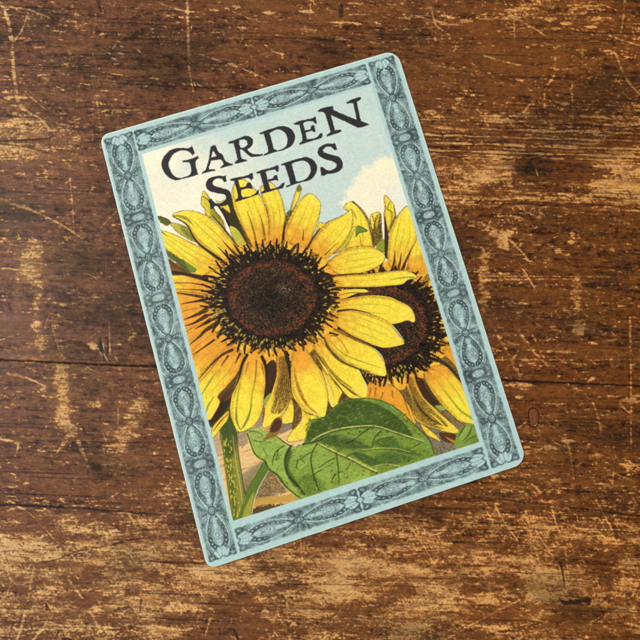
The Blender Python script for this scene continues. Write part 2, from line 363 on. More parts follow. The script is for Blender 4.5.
# yellow and brown scraps between the lower petals
petal([(291, 399), (294, 410), (294, 421), (284, 424), (281, 419), (286, 411)], F1, org=.0, veins=())
petal([(299, 402), (306, 413), (318, 417), (311, 426), (308, 436), (300, 440.5), (287, 441), (293, 429), (298, 418)], F1, org=.0, veins=(.4,))
cv.stroke([(301.5, 410), (302.5, 434)], .5, .5, (236, 222, 170), .9, wm=1)
cv.fill([(292.5, 397), (297, 402), (301, 409), (302, 418), (297, 426), (292, 430), (293, 420), (294, 410)], (88, 64, 28), 1, soft=.6, stip=.35)
cv.fill([(266, 366), (274, 360), (278, 372), (276, 386), (270, 395), (263, 402), (264, 385)], (62, 38, 22), 1, soft=.6, stip=.2)
cv.fill([(262.5, 403), (266, 397), (271, 393), (270, 398), (264, 404)], (150, 172, 70), 1, soft=.4)
q = [(277, 349), (287, 350), (292, 376), (294.5, 393), (290, 401), (284, 412), (275, 422.5), (263.5, 428), (262.5, 420), (264, 408), (268, 400), (273, 391), (276.5, 375)]
petal(q, F1, org=.5, veins=())
cv.fill([(279, 358), (286, 358), (291, 376), (293, 393), (287, 405), (279, 414), (271, 412), (272, 402), (276, 390), (279, 374)], (112, 82, 32), .93, soft=.9, stip=.45)
for a in range(6):
    cv.stroke([(279.5+a*1.4, 362), (281+a*1.9, 384), (275+a*2.2, 406-a)], .4, .3, (64, 46, 18), .8, wm=.9)
cv.stroke([(281, 364), (280.5, 380)], 1, .4, (196, 116, 40), .7, wm=1.2)
cv.stroke([(275, 396), (270, 410), (265, 425)], .4, 1.6, (250, 216, 66), 1, wm=1.6)
cv.stroke([(279, 399), (274, 414)], .4, .4, (240, 204, 62), .9, wm=.9)
cv.stroke([(278, 412), (271, 421), (265, 427)], .6, 1.4, (250, 216, 66), 1, wm=2.8)
cv.stroke([(277.5, 375), (272, 394), (268, 404), (265.5, 416)], .5, .6, (244, 210, 64), 1, wm=1.5)
cv.stroke([(264.5, 408), (263, 422)], .8, .6, (110, 66, 28), .9, wm=1.6)
petal([(247, 351), (256, 349), (263, 354), (266, 377), (264.5, 392), (261.5, 413), (253, 426), (239, 432), (232, 420), (230, 408), (233, 391), (239, 374)], F1, org=.3, veins=())
for q, w_ in (([(244, 366), (238.5, 392), (236.5, 410), (237.5, 424)], 2.4), ([(256.5, 370), (252, 395), (250, 412), (244, 427)], 2.6)):
    cv.stroke(q, .3, 1.6, (150, 158, 40), .9, wm=w_*.6, brk=.3)
for q in ([(248, 363), (245, 375)], [(256.5, 361), (255.5, 378), (254, 390)], [(262, 364), (264, 378)]):
    cv.stroke(q, 1.8, .4, (140, 88, 28), .8, brk=.3)
cv.stroke([(236, 408), (236.5, 420), (240, 429)], .6, 1.2, (128, 142, 36), .9, wm=2.4)
cv.stroke([(252, 404), (248, 418), (241, 430)], .6, 1.0, (128, 142, 36), .9, wm=2.6)
cv.stroke([(247, 355), (242, 365), (239, 378), (233, 392)], 3.2, .6, (46, 32, 16), .95, wm=2.0)
cv.stroke([(262, 357), (266, 368), (266, 384)], 3.4, 1, (46, 32, 16), .95, wm=2.6)
cv.stroke([(286, 353), (289, 366), (291, 380), (294, 392)], 4.4, 1.2, (40, 36, 16), .95, wm=2.8)
# right hand lower petals
petal([(322, 369), (330, 372), (344, 392), (333, 408), (326, 392)], F1, org=.1, veins=(.3, .6), vcol=(190, 140, 30))
cv.stroke([(323, 372), (328, 386), (332.5, 404)], .5, .5, (232, 216, 170), 1, wm=1.0)
cv.fill([(343, 392), (347, 396), (340, 402), (338, 402)], (80, 58, 26), .9, soft=.6)
petal([(314, 350), (322, 358), (330, 368), (342, 383), (352, 393), (362, 398), (350, 398), (340, 388), (326, 373)], F1, org=.1, veins=())
cv.stroke([(315, 350), (323, 362), (331, 371), (342, 384), (354, 392)], 2.6, 1.2, (84, 66, 26), .92, wm=3.0, brk=.25)
cv.stroke([(329, 374), (340, 388), (346, 397)], 1, .8, (96, 70, 28), .8, wm=1.6)
petal([(293, 349), (298, 345), (304, 347), (315, 362), (323.5, 376), (327.5, 392), (327.5, 406), (324, 417.5), (315, 415.5), (304, 411), (297, 402.5), (293, 396), (291, 384), (291, 366)], F1, org=.25, veins=(), vcol=(214, 180, 50))
cv.stroke([(294, 366), (296, 380), (301, 394), (308, 406), (318, 414)], .8, .8, (150, 92, 30), .85, wm=4.0, soft=.9, brk=.35)
cv.fill([(295, 359), (302, 355), (312, 364), (302, 372), (296, 375)], (238, 156, 48), .6, soft=2.4, stip=.4)
cv.stroke([(293, 362), (293.5, 384), (299, 401), (311, 412)], .5, .5, (236, 190, 60), .8, wm=1.2)
petal([(312, 344), (320, 338), (328, 349), (337, 358), (347, 363.5), (358, 368.5), (364, 379), (368, 389), (366, 398), (360, 397), (350, 390), (338, 380), (328, 370), (321, 359)], F1, org=.15, veins=(.55,), vcol=(226, 190, 50))
cv.stroke([(357.5, 369), (364, 379), (367.5, 390)], .5, .5, (226, 222, 206), .95, wm=1.2)
cv.fill([(361, 373), (365, 376), (368, 384), (366, 383)], (44, 34, 18), .95, soft=.5)
cv.stroke([(322, 357), (329, 368), (338, 378), (352, 388)], 1.5, 1, (122, 102, 36), .75, wm=2, brk=.3)
petal([(324, 338), (330, 332), (340, 330), (352, 337), (372, 347), (380, 355), (385, 365), (385.5, 376), (370, 373.5), (357, 368.5), (345, 362.5), (335, 354), (328, 346)], F1, org=.15, veins=())
cv.stroke([(329, 340), (340, 351), (352, 358), (384, 369)], .5, .3, (140, 160, 36), .9, wm=1.3)
cv.stroke([(333, 334), (342, 342), (348, 353)], .7, .7, (176, 126, 36), .85, wm=1.0)
cv.stroke([(324, 338), (330, 350), (340, 360.5), (356, 368), (370, 372)], 2.2, 1, (92, 82, 30), .9, wm=2.4)
cv.stroke([(334, 329), (349, 336), (364, 343), (374, 347)], 2.4, 1.2, (112, 82, 34), .88, wm=3.6, soft=.8, brk=.2)
cv.stroke([(374, 348), (381, 355), (385, 364)], .5, .6, (214, 210, 196), .9, wm=1.3)
petal([(334, 303), (345, 299), (357, 296.5), (373, 295), (390, 297), (399, 301), (409, 306), (414, 313), (415.2, 320), (413, 322.5), (407, 320.6), (394, 324), (370, 322), (336, 318)], F1, org=.12, veins=(.35, .66), vcol=(168, 176, 44))
petal([(336, 312), (349, 309.5), (362, 311.5), (376, 316), (390, 323), (397, 332), (404, 341.5), (402, 345), (386, 348), (376, 346), (365, 341.5), (351, 335), (336, 325), (331, 318)], F1, org=.14, veins=(.25, .5, .74), vcol=(168, 176, 44))
cv.stroke([(404.5, 341), (398, 332), (391, 323.5)], .5, .5, (236, 236, 230), .85, wm=1.1)
petal([(338, 291), (352, 289), (364, 289), (368.5, 292), (357, 293.6), (342, 299)], F1, org=.2, veins=())
cv.stroke([(340, 295), (352, 292.6), (368, 293.5)], .6, .5, (104, 78, 30), .8, wm=1.0)
petal([(331, 277), (345, 275.4), (370, 273.6), (390, 271), (405, 270.4), (413, 273), (417, 277.4), (408, 280), (402, 284.4), (389, 285.8), (376, 287), (357, 287.4), (340, 287), (333, 283)], F1, org=.12, veins=(.5,), vcol=(180, 182, 48))
cv.stroke([(389, 280.5), (400, 278), (414, 277)], .5, 1.6, (150, 168, 44), .9, wm=1.6)
petal([(326, 263), (335, 256), (345, 249.5), (354, 247), (367, 246), (377.5, 249), (384, 254), (385, 259), (380, 265), (368, 271), (355, 274), (341, 275), (333, 271)], F1, org=.14, veins=(.25, .5, .74), vcol=(160, 170, 44))
# folded strip and curl
petal([(356, 227), (352.5, 234), (349, 242), (341, 251), (333, 254), (340, 247), (346, 239), (351, 228.5)], F1, org=.0, veins=(.5,), y=np.array([216, 208, 66.]))
cv.fill([(357.5, 226), (361, 226.5), (367.5, 230.8), (360, 233), (356, 237), (355.5, 231)], (118, 138, 52), 1, soft=.4)
cv.stroke([(357, 226), (362, 227.5), (367.5, 231), (359, 233), (355.5, 237)], .7, .7, (58, 56, 26), .8)
petal([(319, 223), (324, 223.6), (330, 221), (322, 232), (315, 240)], F1, org=.1, veins=())
petal([(308, 246), (314, 238), (321, 228.5), (330, 221), (341, 216), (347, 212.5), (351.5, 209.5), (352.8, 221), (350, 232), (343, 244), (334, 252.6), (327, 259), (318, 257)], F1, org=.24, veins=(.32, .6), vcol=(172, 172, 44))
cv.stroke([(325, 255), (333, 247), (339, 242)], 1.1, .4, (92, 78, 26), .9)
# top petals
petal([(289, 214), (292, 204), (296, 191), (299, 185), (301.5, 189), (299, 198), (294, 208), (290, 220), (285, 233), (284, 222)], F1, org=.0, veins=())
cv.fill([(297, 187), (299.4, 184.6), (301.6, 189), (299, 192), (297, 191)], (110, 112, 38), .95, soft=.6)
cv.fill([(286, 214), (290, 210), (293.5, 212), (290, 222), (286, 236), (283, 238), (285, 224)], (62, 58, 24), .85, soft=1.0, stip=.3)
cv.fill([(231, 198), (235, 205), (239, 222), (246, 238), (249, 248), (238, 240), (229, 226), (222, 210), (225, 201)], (66, 54, 24), 1, soft=.6)
cv.fill([(231, 198), (235, 205), (239, 222), (246, 238), (249, 248), (238, 240), (229, 226), (222, 210), (225, 201)], (58, 52, 24), .97, soft=.8, stip=.3, rough=.3)
petal([(204, 191), (202, 195), (201, 204), (205, 209), (206, 215), (216, 220), (226, 232), (222, 219), (215, 211), (211, 203), (209, 197)], F1, org=.0, veins=(.5,), y=np.array([226, 208, 62.]))
cv.stroke([(203, 196.5), (208, 200), (212, 206), (220, 219)], .8, .8, (86, 86, 30), .85, wm=1.4)
cv.fill([(210, 212), (214, 210), (222, 220), (224, 228), (214, 221)], (116, 112, 36), .7, soft=1.4, stip=.3)
petal([(216, 201), (221, 202), (225, 200), (229, 207), (230, 213), (222, 207)], F1, org=.0, veins=())
cv.fill([(217, 207), (219, 207), (227, 222), (224.5, 222)], (248, 240, 216), 1, soft=.3)
cv.stroke([(218.5, 206), (224, 214), (229, 224), (236, 238)], 2, 3, (48, 36, 18), .95, wm=3)
cv.stroke([(212, 215), (220, 224), (230, 236), (238, 246)], .6, 2.4, (56, 44, 20), .8, wm=1.6)
petal([(229.5, 227), (234, 227), (239, 231), (245, 241), (251, 251), (243, 249), (235, 242)], F1, org=.25, veins=(), y=np.array([190, 196, 66.]))
petal([(232, 196), (233, 187), (236, 181.5), (240.5, 179), (247, 181), (253, 187), (259, 194), (264, 204), (268, 216), (270, 230), (269, 243), (255, 249), (249, 243), (244, 233), (239, 221), (234, 208)], F1, org=.24, veins=(.28, .5), vw=.8)
for q in ([(247, 211), (251, 222), (255, 236), (256, 246)], [(260, 214), (263, 226), (265, 240)]):
    cv.stroke(q, .5, 2.2, (110, 88, 24), .85, wm=1.8, brk=.25)
cv.stroke([(235, 212), (240, 224), (246, 236), (251, 246)], 1, 3, (62, 50, 20), .75, wm=2.4, brk=.3)
petal([(260, 189), (264, 185), (270, 182.3), (276, 187), (280.5, 195), (284, 207), (285.5, 218), (284, 230), (282, 242), (270, 242), (269, 228), (268.5, 216), (264.5, 204)], F1, org=.3, veins=(.3, .66), vw=1.1)
petal([(284, 240), (285, 229), (290, 217), (297, 204.5), (303, 197), (310, 193.4), (316, 197), (320.5, 203), (320, 212), (317.5, 222.5), (313, 235), (307, 247), (295, 245)], F1, org=.34, veins=(.3, .6), vw=.9)
cv.stroke([(303.5, 229), (303, 240)], .5, 1.4, (96, 60, 20), .9)
cv.stroke([(285, 222), (283.5, 234), (283, 243)], 1.2, 3.0, (44, 34, 18), .95)
cv.stroke([(320, 228), (313, 238), (307, 249)], 1.0, 2.4, (60, 46, 20), .9)
# left petals
cv.fill([(158, 216), (164, 217.5), (171, 222), (167, 225.4), (160, 222)], (92, 94, 40), 1, soft=.5, rough=.3)
cv.stroke([(158, 216.5), (166, 218.5), (171, 222.5), (176, 229), (188, 238)], .9, .9, (54, 48, 22), .85)
petal([(170.5, 223), (182, 225), (190, 230), (196, 242), (187, 238.5), (176, 231)], F1, org=.0, veins=(.5,), y=np.array([186, 178, 62.]), vcol=(96, 108, 30))
cv.fill([(180, 226), (188, 229), (195, 241), (186, 236)], (98, 104, 34), .7, soft=1.2, stip=.3)
petal([(156, 228), (162, 230.5), (171, 233), (184, 239), (194, 244), (208, 250.5), (218, 260), (222, 268), (210, 272), (200, 278), (190, 273), (178, 262), (164, 248), (155, 240)], F1, org=.12, veins=(.25, .45, .66), vcol=(150, 160, 40))
cv.fill([(160, 247), (168, 251), (179, 257), (189, 264), (196, 270), (186, 272.5), (175, 262), (165, 255)], (74, 84, 30), .95, soft=.9, rough=.4, stip=.15)
cv.fill([(185, 262), (191, 265), (197, 269.5), (190, 271)], (116, 142, 40), .9, soft=.8)
cv.fill([(160, 254), (168, 258), (184, 270), (190, 274), (166, 274)], (122, 78, 32), 1, soft=.6)
cv.fill([(168, 262), (176, 264), (184, 272), (172, 271)], (150, 96, 36), .9, soft=.9, stip=.3)
for k in range(12):
    cv.stroke([(164+k*1.8, 256+k*1.2), (168+k*1.6, 262+k*.9), (171+k*1.5, 272)], .5, .3, (64, 42, 20), .7, wm=.9, brk=.4)
cv.stroke([(166, 272), (180, 273.2), (192, 275.5), (206, 279)], 4.0, 5, (52, 34, 20), .97, wm=3.2, soft=.5)
cv.stroke([(162, 232), (168, 237)], 1.4, .3, (90, 80, 30), .8)
petal([(172.5, 215.6), (177.5, 212), (188, 210.3), (199, 212.5), (210, 218), (222, 228.5), (232, 240.5), (238, 249), (232, 262), (218, 257), (207.5, 249.5), (199, 243), (192.5, 234), (187.5, 225.5), (180, 220)], F1, org=.12, veins=(.3, .55), vcol=(150, 160, 40))
cv.stroke([(173, 216), (179, 216), (187, 219), (194, 226)], 1.2, .4, (140, 138, 44), .9, wm=3.2)
cv.stroke([(173, 216.5), (183, 222), (188.5, 227), (193, 236), (199, 244), (208, 251), (219, 259)], .8, 3.0, (58, 44, 20), .95, wm=1.8)
for q in ([(218, 247), (224, 253), (232, 262)], [(223, 241), (229, 248), (237, 256)], [(233, 243), (238, 250)], [(208, 250), (216, 256), (226, 264)]):
    cv.stroke(q, .5, 3.0, (58, 38, 18), .9)
# dark wedges reaching out on the left
for q, w_ in (([(168, 292.5), (178, 293), (203, 297)], 3.2), ([(181, 304), (192, 302), (204, 300)], 3.2), ([(183, 320), (196, 315), (206, 310)], 5.0), ([(184, 326), (194, 323), (206, 316)], 4.5),
              ([(195, 329), (202, 325), (210, 320)], 4), ([(189, 345), (200, 336), (206, 330), (216, 324)], 5.0), ([(192, 355), (203, 348), (214, 340)], 2.4), ([(199, 379), (211, 365), (222, 355), (232, 350)], 3.2), ([(221, 366), (228, 356)], 2.0),
              ([(235, 364), (240, 354)], 2.6), ([(173, 283), (190, 283), (203, 285)], 1.4), ([(174, 289), (190, 289.5), (203, 290)], 1.2)):
    cv.stroke(q, .6, w_, (54, 34, 18), .92, wm=w_*.55, brk=.15)
disc(F1, 68.5, 58, 3, (284, 290), n=62)
# finer strokes beyond the rim
for q in ([(330, 333), (338, 335), (330, 336)], [(326, 276.5), (345, 274.5), (357, 273)], [(336, 288), (350, 288), (362, 289)], [(338, 311), (352, 309.6), (370, 313)]):
    cv.stroke(q, 2.2, .4, (52, 36, 18), .9)

# ------------------------------------------------ leaf
cv.cur = LEAF
lower = [(247.5, 431), (252.5, 428), (261, 429), (270, 433), (277.5, 437.5), (284, 442.5), (290, 446), (297, 446), (306, 443), (318, 440), (345, 445), (380, 468), (350, 490), (300, 510), (296, 496), (290, 490), (284, 484), (277.5, 475), (269, 469), (265, 461), (260, 458), (254, 452.5), (250, 441)]
sl, X, Y, d = cv.fill(lower, (152, 172, 68), 1, soft=.4, rough=.7)
upper = [(302, 445), (309, 437), (310, 428), (311, 420), (324, 417.5), (328, 413), (333, 408.5), (341, 402), (349, 399.5), (356, 398.6), (365, 398.4), (373, 399), (386, 402.5), (400, 411), (406, 417), (412, 422), (419, 429), (428, 438), (433, 446), (435, 456), (430, 475), (380, 500), (368, 468), (350, 458), (336, 452), (320, 444)]
cv.fill([(x, y) for x, y in lower], (106, 130, 42), .55, soft=3, grow=-9, stip=.6)
cv.fill(upper, (122, 142, 50), 1, soft=.4, rough=.9)
# dark upper lobe
cv.fill([(306, 441), (311, 424), (325, 417), (334, 409), (345, 401.5), (358, 400), (374, 403), (388, 410), (400, 419), (408, 428), (412, 436), (400, 433), (385, 428.5), (368, 426), (350, 427.5), (334, 431), (320, 436)], (62, 80, 28), .95, soft=1.2, stip=.2)
cv.fill([(350, 412), (372, 408), (390, 418), (372, 423), (352, 421)], (86, 112, 48), .55, soft=4, stip=.5)
cv.fill([(374, 399.5), (388, 404), (399, 411.5), (392, 411), (380, 405)], (104, 142, 62), .9, soft=1)
cv.fill([(318, 441), (330, 436), (346, 436), (358, 441), (372, 448), (352, 449), (336, 447)], (62, 84, 36), .9, soft=1.6, stip=.3)
cv.fill([(352, 452), (366, 455), (380, 462), (372, 466), (358, 459)], (62, 86, 38), .9, soft=1.4, stip=.2)
cv.fill([(374, 443), (392, 437), (402, 446), (412, 450), (424, 456), (405, 454), (380, 447)], (70, 96, 36), .85, soft=1.8, stip=.3)
cv.fill([(376, 455), (390, 452), (404, 455), (415, 459), (398, 464), (378, 464)], (66, 94, 40), .85, soft=1.6, stip=.35)
cv.fill([(414, 437), (424, 438), (431, 446), (432, 455), (420, 446)], (120, 156, 66), .8, soft=2)
cv.fill([(268, 455), (280, 444), (288, 448), (285, 465), (291, 480), (282, 478), (272, 468)], (150, 176, 76), .7, soft=3)
cv.fill([(288, 450), (292, 452), (289, 468), (299, 486), (292, 484), (285, 466)], (60, 80, 30), .8, soft=1.6)
cv.fill([(298, 480), (312, 474), (326, 486), (308, 496), (298, 492)], (84, 108, 36), .7, soft=3, stip=.3)
cv.fill([(249, 432), (256, 429.5), (266, 433), (272, 440), (262, 442), (254, 439)], (164, 184, 92), .7, soft=1.6)
cv.fill([(252, 442), (262, 444), (276, 442), (284, 446), (274, 452), (266, 458), (258, 453)], (150, 174, 78), .7, soft=2.5)
cv.fill([(294, 450), (312, 447), (309, 462), (296, 466)], (146, 170, 74), .55, soft=3)
cv.fill([(316, 450), (333, 456), (334, 480), (322, 484), (314, 466)], (150, 172, 74), .6, soft=3)
cv.fill([(341, 460), (360, 470), (350, 482), (342, 482)], (148, 170, 74), .6, soft=3)
cv.fill([(338, 431), (356, 428), (378, 428), (392, 434), (380, 440), (360, 437), (340, 438)], (128, 152, 62), .6, soft=2.5)
# ribs
def rib(q, w0, w1, dark=True):
    if dark: cv.stroke([(x+.6, y+1.5) for x, y in q], w0*1.1, w1, (52, 66, 28), .75, soft=.7)
    cv.stroke(q, w0, w1, (200, 192, 104), .95, soft=.45)
rib([(319, 443.5), (336, 452), (352, 459), (364, 465.5), (376, 471)], 1.4, 2.2)
rib([(311, 441), (321, 435), (334, 430), (350, 427), (370, 425.6), (380, 427), (391, 430.6), (410, 437), (424, 441.5)], 1.6, .8)
rib([(352, 453), (368, 449), (384, 448), (398, 449), (410, 452)], .5, .6)
rib([(374, 466), (386, 464), (400, 466)], .6, .6, False)
cv.stroke([(303, 444), (318, 441), (330, 435)], 2, .8, (48, 66, 30), .8)
for q, w0, w1 in (([(291, 446), (286.5, 454), (285, 462), (288, 475), (297, 485), (304, 494)], 2.4, 2.4), ([(284, 445.5), (276, 452), (273, 459), (272.5, 465)], 1.2, .8), ([(278, 450), (277.5, 455), (279, 459)], .9, .5),
                  ([(317, 444), (312.5, 452), (311, 461), (313.5, 475), (319, 490)], 1.3, 1.2), ([(336, 453), (338, 466), (339, 484)], 1.4, .9), ([(335, 458), (327, 462), (319, 468)], 1.2, .6),
                  ([(311, 452.5), (306, 455), (301, 459)], 1.2, .6), ([(298, 460), (296.5, 465), (297.5, 469.5)], 1.2, .6), ([(321, 470), (316, 473), (312, 475)], 1.2, .5), ([(336, 474), (333, 478), (331.5, 482)], 1.6, .6),
                  ([(346, 470), (349, 466), (351, 462)], .9, .5), ([(368, 429), (360, 435), (352, 441), (346, 444)], 1.1, 1.4), ([(381, 431), (375, 437), (372, 447)], 1.4, .8), ([(369, 429), (362, 433)], 1, .6), ([(393, 437), (384, 438.5), (376, 441)], 1.4, .6),
                  ([(340, 416), (350, 412), (362, 409)], .9, .5), ([(334, 420), (345, 418)], .9, .5), ([(384, 421), (394, 418), (401, 414)], 1.0, .6), ([(420, 443), (414, 447), (408, 449)], .9, .5), ([(366, 410), (371, 403)], .7, .4),
                  ([(250, 431), (257, 432), (263, 436), (258, 438)], .9, .5), ([(254, 440), (260, 442), (266, 441)], .8, .4), ([(331, 438), (337, 435.5), (344, 435)], 1.0, .5), ([(263, 448), (268, 458)], .7, .4), ([(346, 457), (356, 452), (364, 450)], 1, .5), ([(305, 463), (300, 458)], .7, .4)):
    cv.stroke(q, w0, w1, (44, 56, 24), .85, soft=.45, brk=.2)
leafm = cv.id == LEAF
tex = fnoise(cv.h, cv.w, 1.1, 4.5, 16, -.45)*.6+fnoise(cv.h, cv.w, 1.1, 4.5, 17, .35)*.5+GN*.5+GM*.35
cv.img = np.where(leafm[..., None], cv.img*(1+.045*tex)[..., None], cv.img)
cv.img = np.where((leafm & (tex > 2.1))[..., None], cv.img+(np.array([176, 190, 92.])-cv.img)*.35, cv.img)
cv.img = np.where((leafm & (tex < -2.0))[..., None], cv.img+(np.array([44, 62, 24.])-cv.img)*.45, cv.img)
for k in range(520):   # engraving strokes
    x = rng.uniform(262, 428); y = rng.uniform(400, 492)
    th = rng.normal(-.5 if y > 445 else .2, .5); L = rng.uniform(1.5, 4.5)
    sl = cv.box(np.array([(x, y)]), 0)
    if sl is None or cv.id[sl[0]].flat[0] != LEAF: continue
    dark_ = rng.random() < .6
    cv.stroke([(x, y), (x+L*math.cos(th), y+L*math.sin(th))], .3, .2, (46, 64, 26) if dark_ else (160, 182, 92), .5, wm=.6)
cv.stroke([(311, 420), (324, 417), (333, 408), (345, 400.5), (358, 398.6), (373, 399), (386, 402.5), (400, 411), (419, 429), (430, 441), (434, 454)], .8, 1.0, (44, 58, 30), .8, brk=.3)
cv.stroke([(247.5, 434), (250, 442), (254, 452.5), (260, 458.5), (265, 461), (269, 469), (277.5, 475), (284, 484), (290, 490), (297, 496), (303, 500)], 1.2, 1.4, (40, 58, 26), .85, wm=1.6, brk=.2)
cv.stroke([(247, 436), (250.5, 446), (254, 455), (262, 461)], .6, .8, (216, 196, 90), .8, wm=1.0)
cv.stroke([(276, 477), (283, 486), (291, 493), (300, 499)], .6, .8, (206, 182, 80), .85, wm=1.2)
cv.stroke([(270, 433), (277.5, 437), (284, 442), (290, 446)], .8, 1.2, (44, 54, 28), .85)
for k in range(22):    # hairy rim against the yellow petal
    t = k/21; x = 311-3*math.sin(t*3)+rng.normal(0, .8); y = 419+t*22
    cv.stroke([(x, y), (x-2.0, y+.8)], .9, .4, (52, 76, 30), .9, setid=False)
# small leaf in the corner
cv.fill([(457, 434), (464, 425), (472, 424), (480, 440), (476, 447), (456, 448)], (126, 152, 62), 1, soft=.5)
cv.fill([(458, 436), (465, 427), (470, 428), (464, 440)], (152, 174, 80), .7, soft=1.5)
cv.fill([(470, 438), (477, 434), (480, 442), (472, 446)], (104, 130, 50), .8, soft=1.5, stip=.3)
cv.stroke([(472, 426), (469, 434), (463, 441)], .8, .6, (58, 72, 30), .9, wm=1.4)
cv.stroke([(465, 426), (461, 432), (458, 437)], 1, .6, (58, 72, 30), .9, wm=1.6)
cv.stroke([(475, 436), (469, 439), (465, 443)], 1, .6, (58, 72, 30), .8)
# brown petal tip that lies over the leaf
cv.cur = FLOW1
cv.fill([(277.5, 417), (282, 419), (281.5, 427), (277.5, 435), (271, 438), (262.5, 441), (266, 436), (269, 431), (271, 424)], (142, 104, 42), 1, soft=.5, stip=.2)
cv.fill([(275, 419), (281, 420), (281, 427), (276, 432), (270, 431)], (74, 44, 22), .9, soft=1.0)
cv.id[(cv.id == SKY) & (YY > 236) & (XX > 176) & (XX < 440)] = FLOW1
cv.id[(cv.id == SKY) & (YY > 245)] = FLOW1
# ---- paper grain of the whole print
cv.img *= (1 + np.where(cv.id == SKY, .012, .018)*GF + .008*GN)[..., None]
gx = np.sin(XX*2.9+.3*GM)*np.sin(YY*2.9+.3*GM)
cv.img *= (1+.012*gx)[..., None]
# ------------------------------------------------ lettering
cv.cur = TEXT
INK = (50, 46, 48)
A_, B_, D_, E_ = (lambda q: W(155, 110, q)), (lambda q: W(190, 140, q)), (lambda q: W(230, 90, q)), (lambda q: W(290, 90, q))
L_ = lambda q: W(255, 130, q)
def soften(p):
    p = np.asarray(p, float); out = []
    for i in range(len(p)):
        a = p[i]-p[i-1]; b = p[(i+1) % len(p)]-p[i]
        ang = abs((math.atan2(b[1], b[0])-math.atan2(a[1], a[0])+math.pi) % (2*math.pi)-math.pi)
        out.append(p[i])
        if ang > .75: out.append(p[i])
    return catmull(np.array(out), True, 5)
letters = [
 (A_([(297,290),(318,345),(300,362),(285,345),(255,325),(200,325),(150,350),(115,400),(110,450),(130,500),(165,535),(205,545),(255,530),(285,515),(290,480),(280,430),(265,420),(225,418),(222,405),(280,395),(340,370),(347,385),(325,410),(325,450),(345,515),(300,530),(220,550),(175,562),(130,550),(85,515),(60,470),(55,420),(75,370),(120,325),(180,305),(230,305),(270,308),(285,295)]), None),
 (B_([(190,40),(205,50),(225,95),(260,120),(280,160),(310,185),(340,190),(335,200),(245,225),(245,215),(270,195),(255,165),(235,155),(170,165),(150,215),(155,235),(195,235),(195,243),(100,268),(98,258),(125,235),(145,180),(155,130),(160,80),(165,55)]), B_([(182,85),(170,140),(215,130),(200,105)])),
 (D_([(-8,416),(30,402),(110,372),(150,372),(180,390),(185,420),(170,450),(138,474),(160,500),(200,515),(260,513),(262,525),(190,535),(160,530),(120,495),(92,474),(78,480),(92,550),(130,556),(132,568),(45,590),(38,580),(62,555),(45,480),(28,427),(-6,426)]), D_([(75,400),(110,392),(135,405),(140,435),(115,458),(85,462),(72,430)])),
 (D_([(235,345),(290,325),(400,290),(450,292),(495,320),(520,370),(510,420),(480,455),(430,480),(350,500),(275,525),(273,515),(305,495),(300,450),(270,350),(240,352)]), D_([(315,345),(330,400),(350,470),(380,485),(430,465),(455,435),(460,390),(445,350),(410,320),(370,315)])),
 (E_([(32,268),(80,248),(180,225),(195,210),(205,215),(212,262),(205,270),(185,250),(140,250),(110,262),(105,275),(120,325),(165,315),(170,290),(185,280),(195,290),(202,330),(190,335),(175,325),(125,340),(135,395),(180,390),(220,375),(240,345),(258,345),(260,360),(245,385),(160,410),(80,437),(75,425),(95,415),(100,380),(75,280),(40,275)]), None),
 (E_([(220,165),(260,145),(340,128),(346,145),(345,158),(400,185),(470,215),(530,235),(525,190),(505,105),(480,105),(455,110),(450,98),(490,78),(560,55),(572,65),(560,80),(535,95),(545,150),(555,200),(567,248),(632,272),(625,280),(560,298),(520,290),(430,245),(350,208),(324,194),(345,270),(360,320),(405,318),(412,330),(380,345),(300,370),(295,360),(325,335),(310,280),(280,190),(260,175),(230,175)]), None),
 (B_([(285,285),(292,330),(275,335),(255,310),(220,305),(190,320),(180,345),(195,365),(240,380),(300,400),(325,430),(330,470),(315,505),(280,525),(220,530),(200,525),(180,550),(165,550),(152,480),(170,470),(185,490),(210,508),(250,505),(285,480),(290,455),(275,435),(220,425),(165,410),(135,385),(128,350),(145,315),(190,295),(240,285),(265,288)]), None),
 (B_([(322,315),(350,305),(450,285),(490,265),(503,265),(503,305),(490,318),(465,300),(420,310),(385,320),(400,380),(445,375),(460,345),(478,340),(485,345),(500,385),(490,390),(465,385),(410,400),(410,440),(425,460),(480,450),(520,430),(545,400),(550,405),(545,435),(450,468),(370,492),(362,483),(385,465),(380,420),(355,330),(325,325)]), None),
 (L_([(12,335),(60,320),(150,295),(175,280),(187,290),(188,330),(178,335),(160,315),(110,325),(85,335),(100,395),(140,390),(155,365),(175,360),(185,400),(175,405),(160,400),(105,415),(120,475),(180,460),(215,430),(235,420),(232,440),(220,465),(140,485),(55,510),(50,498),(75,480),(65,430),(40,350),(12,345)]), None),
 (L_([(212,275),(240,262),(380,220),(430,222),(475,250),(497,300),(485,350),(445,395),(380,415),(320,432),(255,458),(250,448),(285,435),(275,390),(245,295),(230,280),(213,282)]), L_([(295,275),(310,340),(330,410),(360,410),(410,390),(440,350),(445,305),(430,270),(395,245),(350,250),(310,260)])),
 (W(240,40,[(380,412),(388,437),(378,440),(365,427),(345,427),(330,440),(335,450),(360,458),(395,468),(410,490),(410,510),(395,525),(365,535),(350,535),(335,543),(325,540),(322,510),(330,508),(345,520),(365,522),(385,510),(388,497),(375,487),(345,478),(318,465),(310,450),(318,430),(345,415),(368,415)],4), None)]
for out, hole in letters:
    p = soften(out); b = cv.box(p, 2); sl, X, Y = b
    d = cv.sdf(p, X, Y)
    if hole is not None: d = np.maximum(d, -cv.sdf(soften(hole), X, Y))
    d = d - .10 + .07*GN[sl] + .08*GM[sl]
    cv.put(sl, sst(.4, -.4, d), np.array(INK)*(1+.05*GF[sl])[..., None])

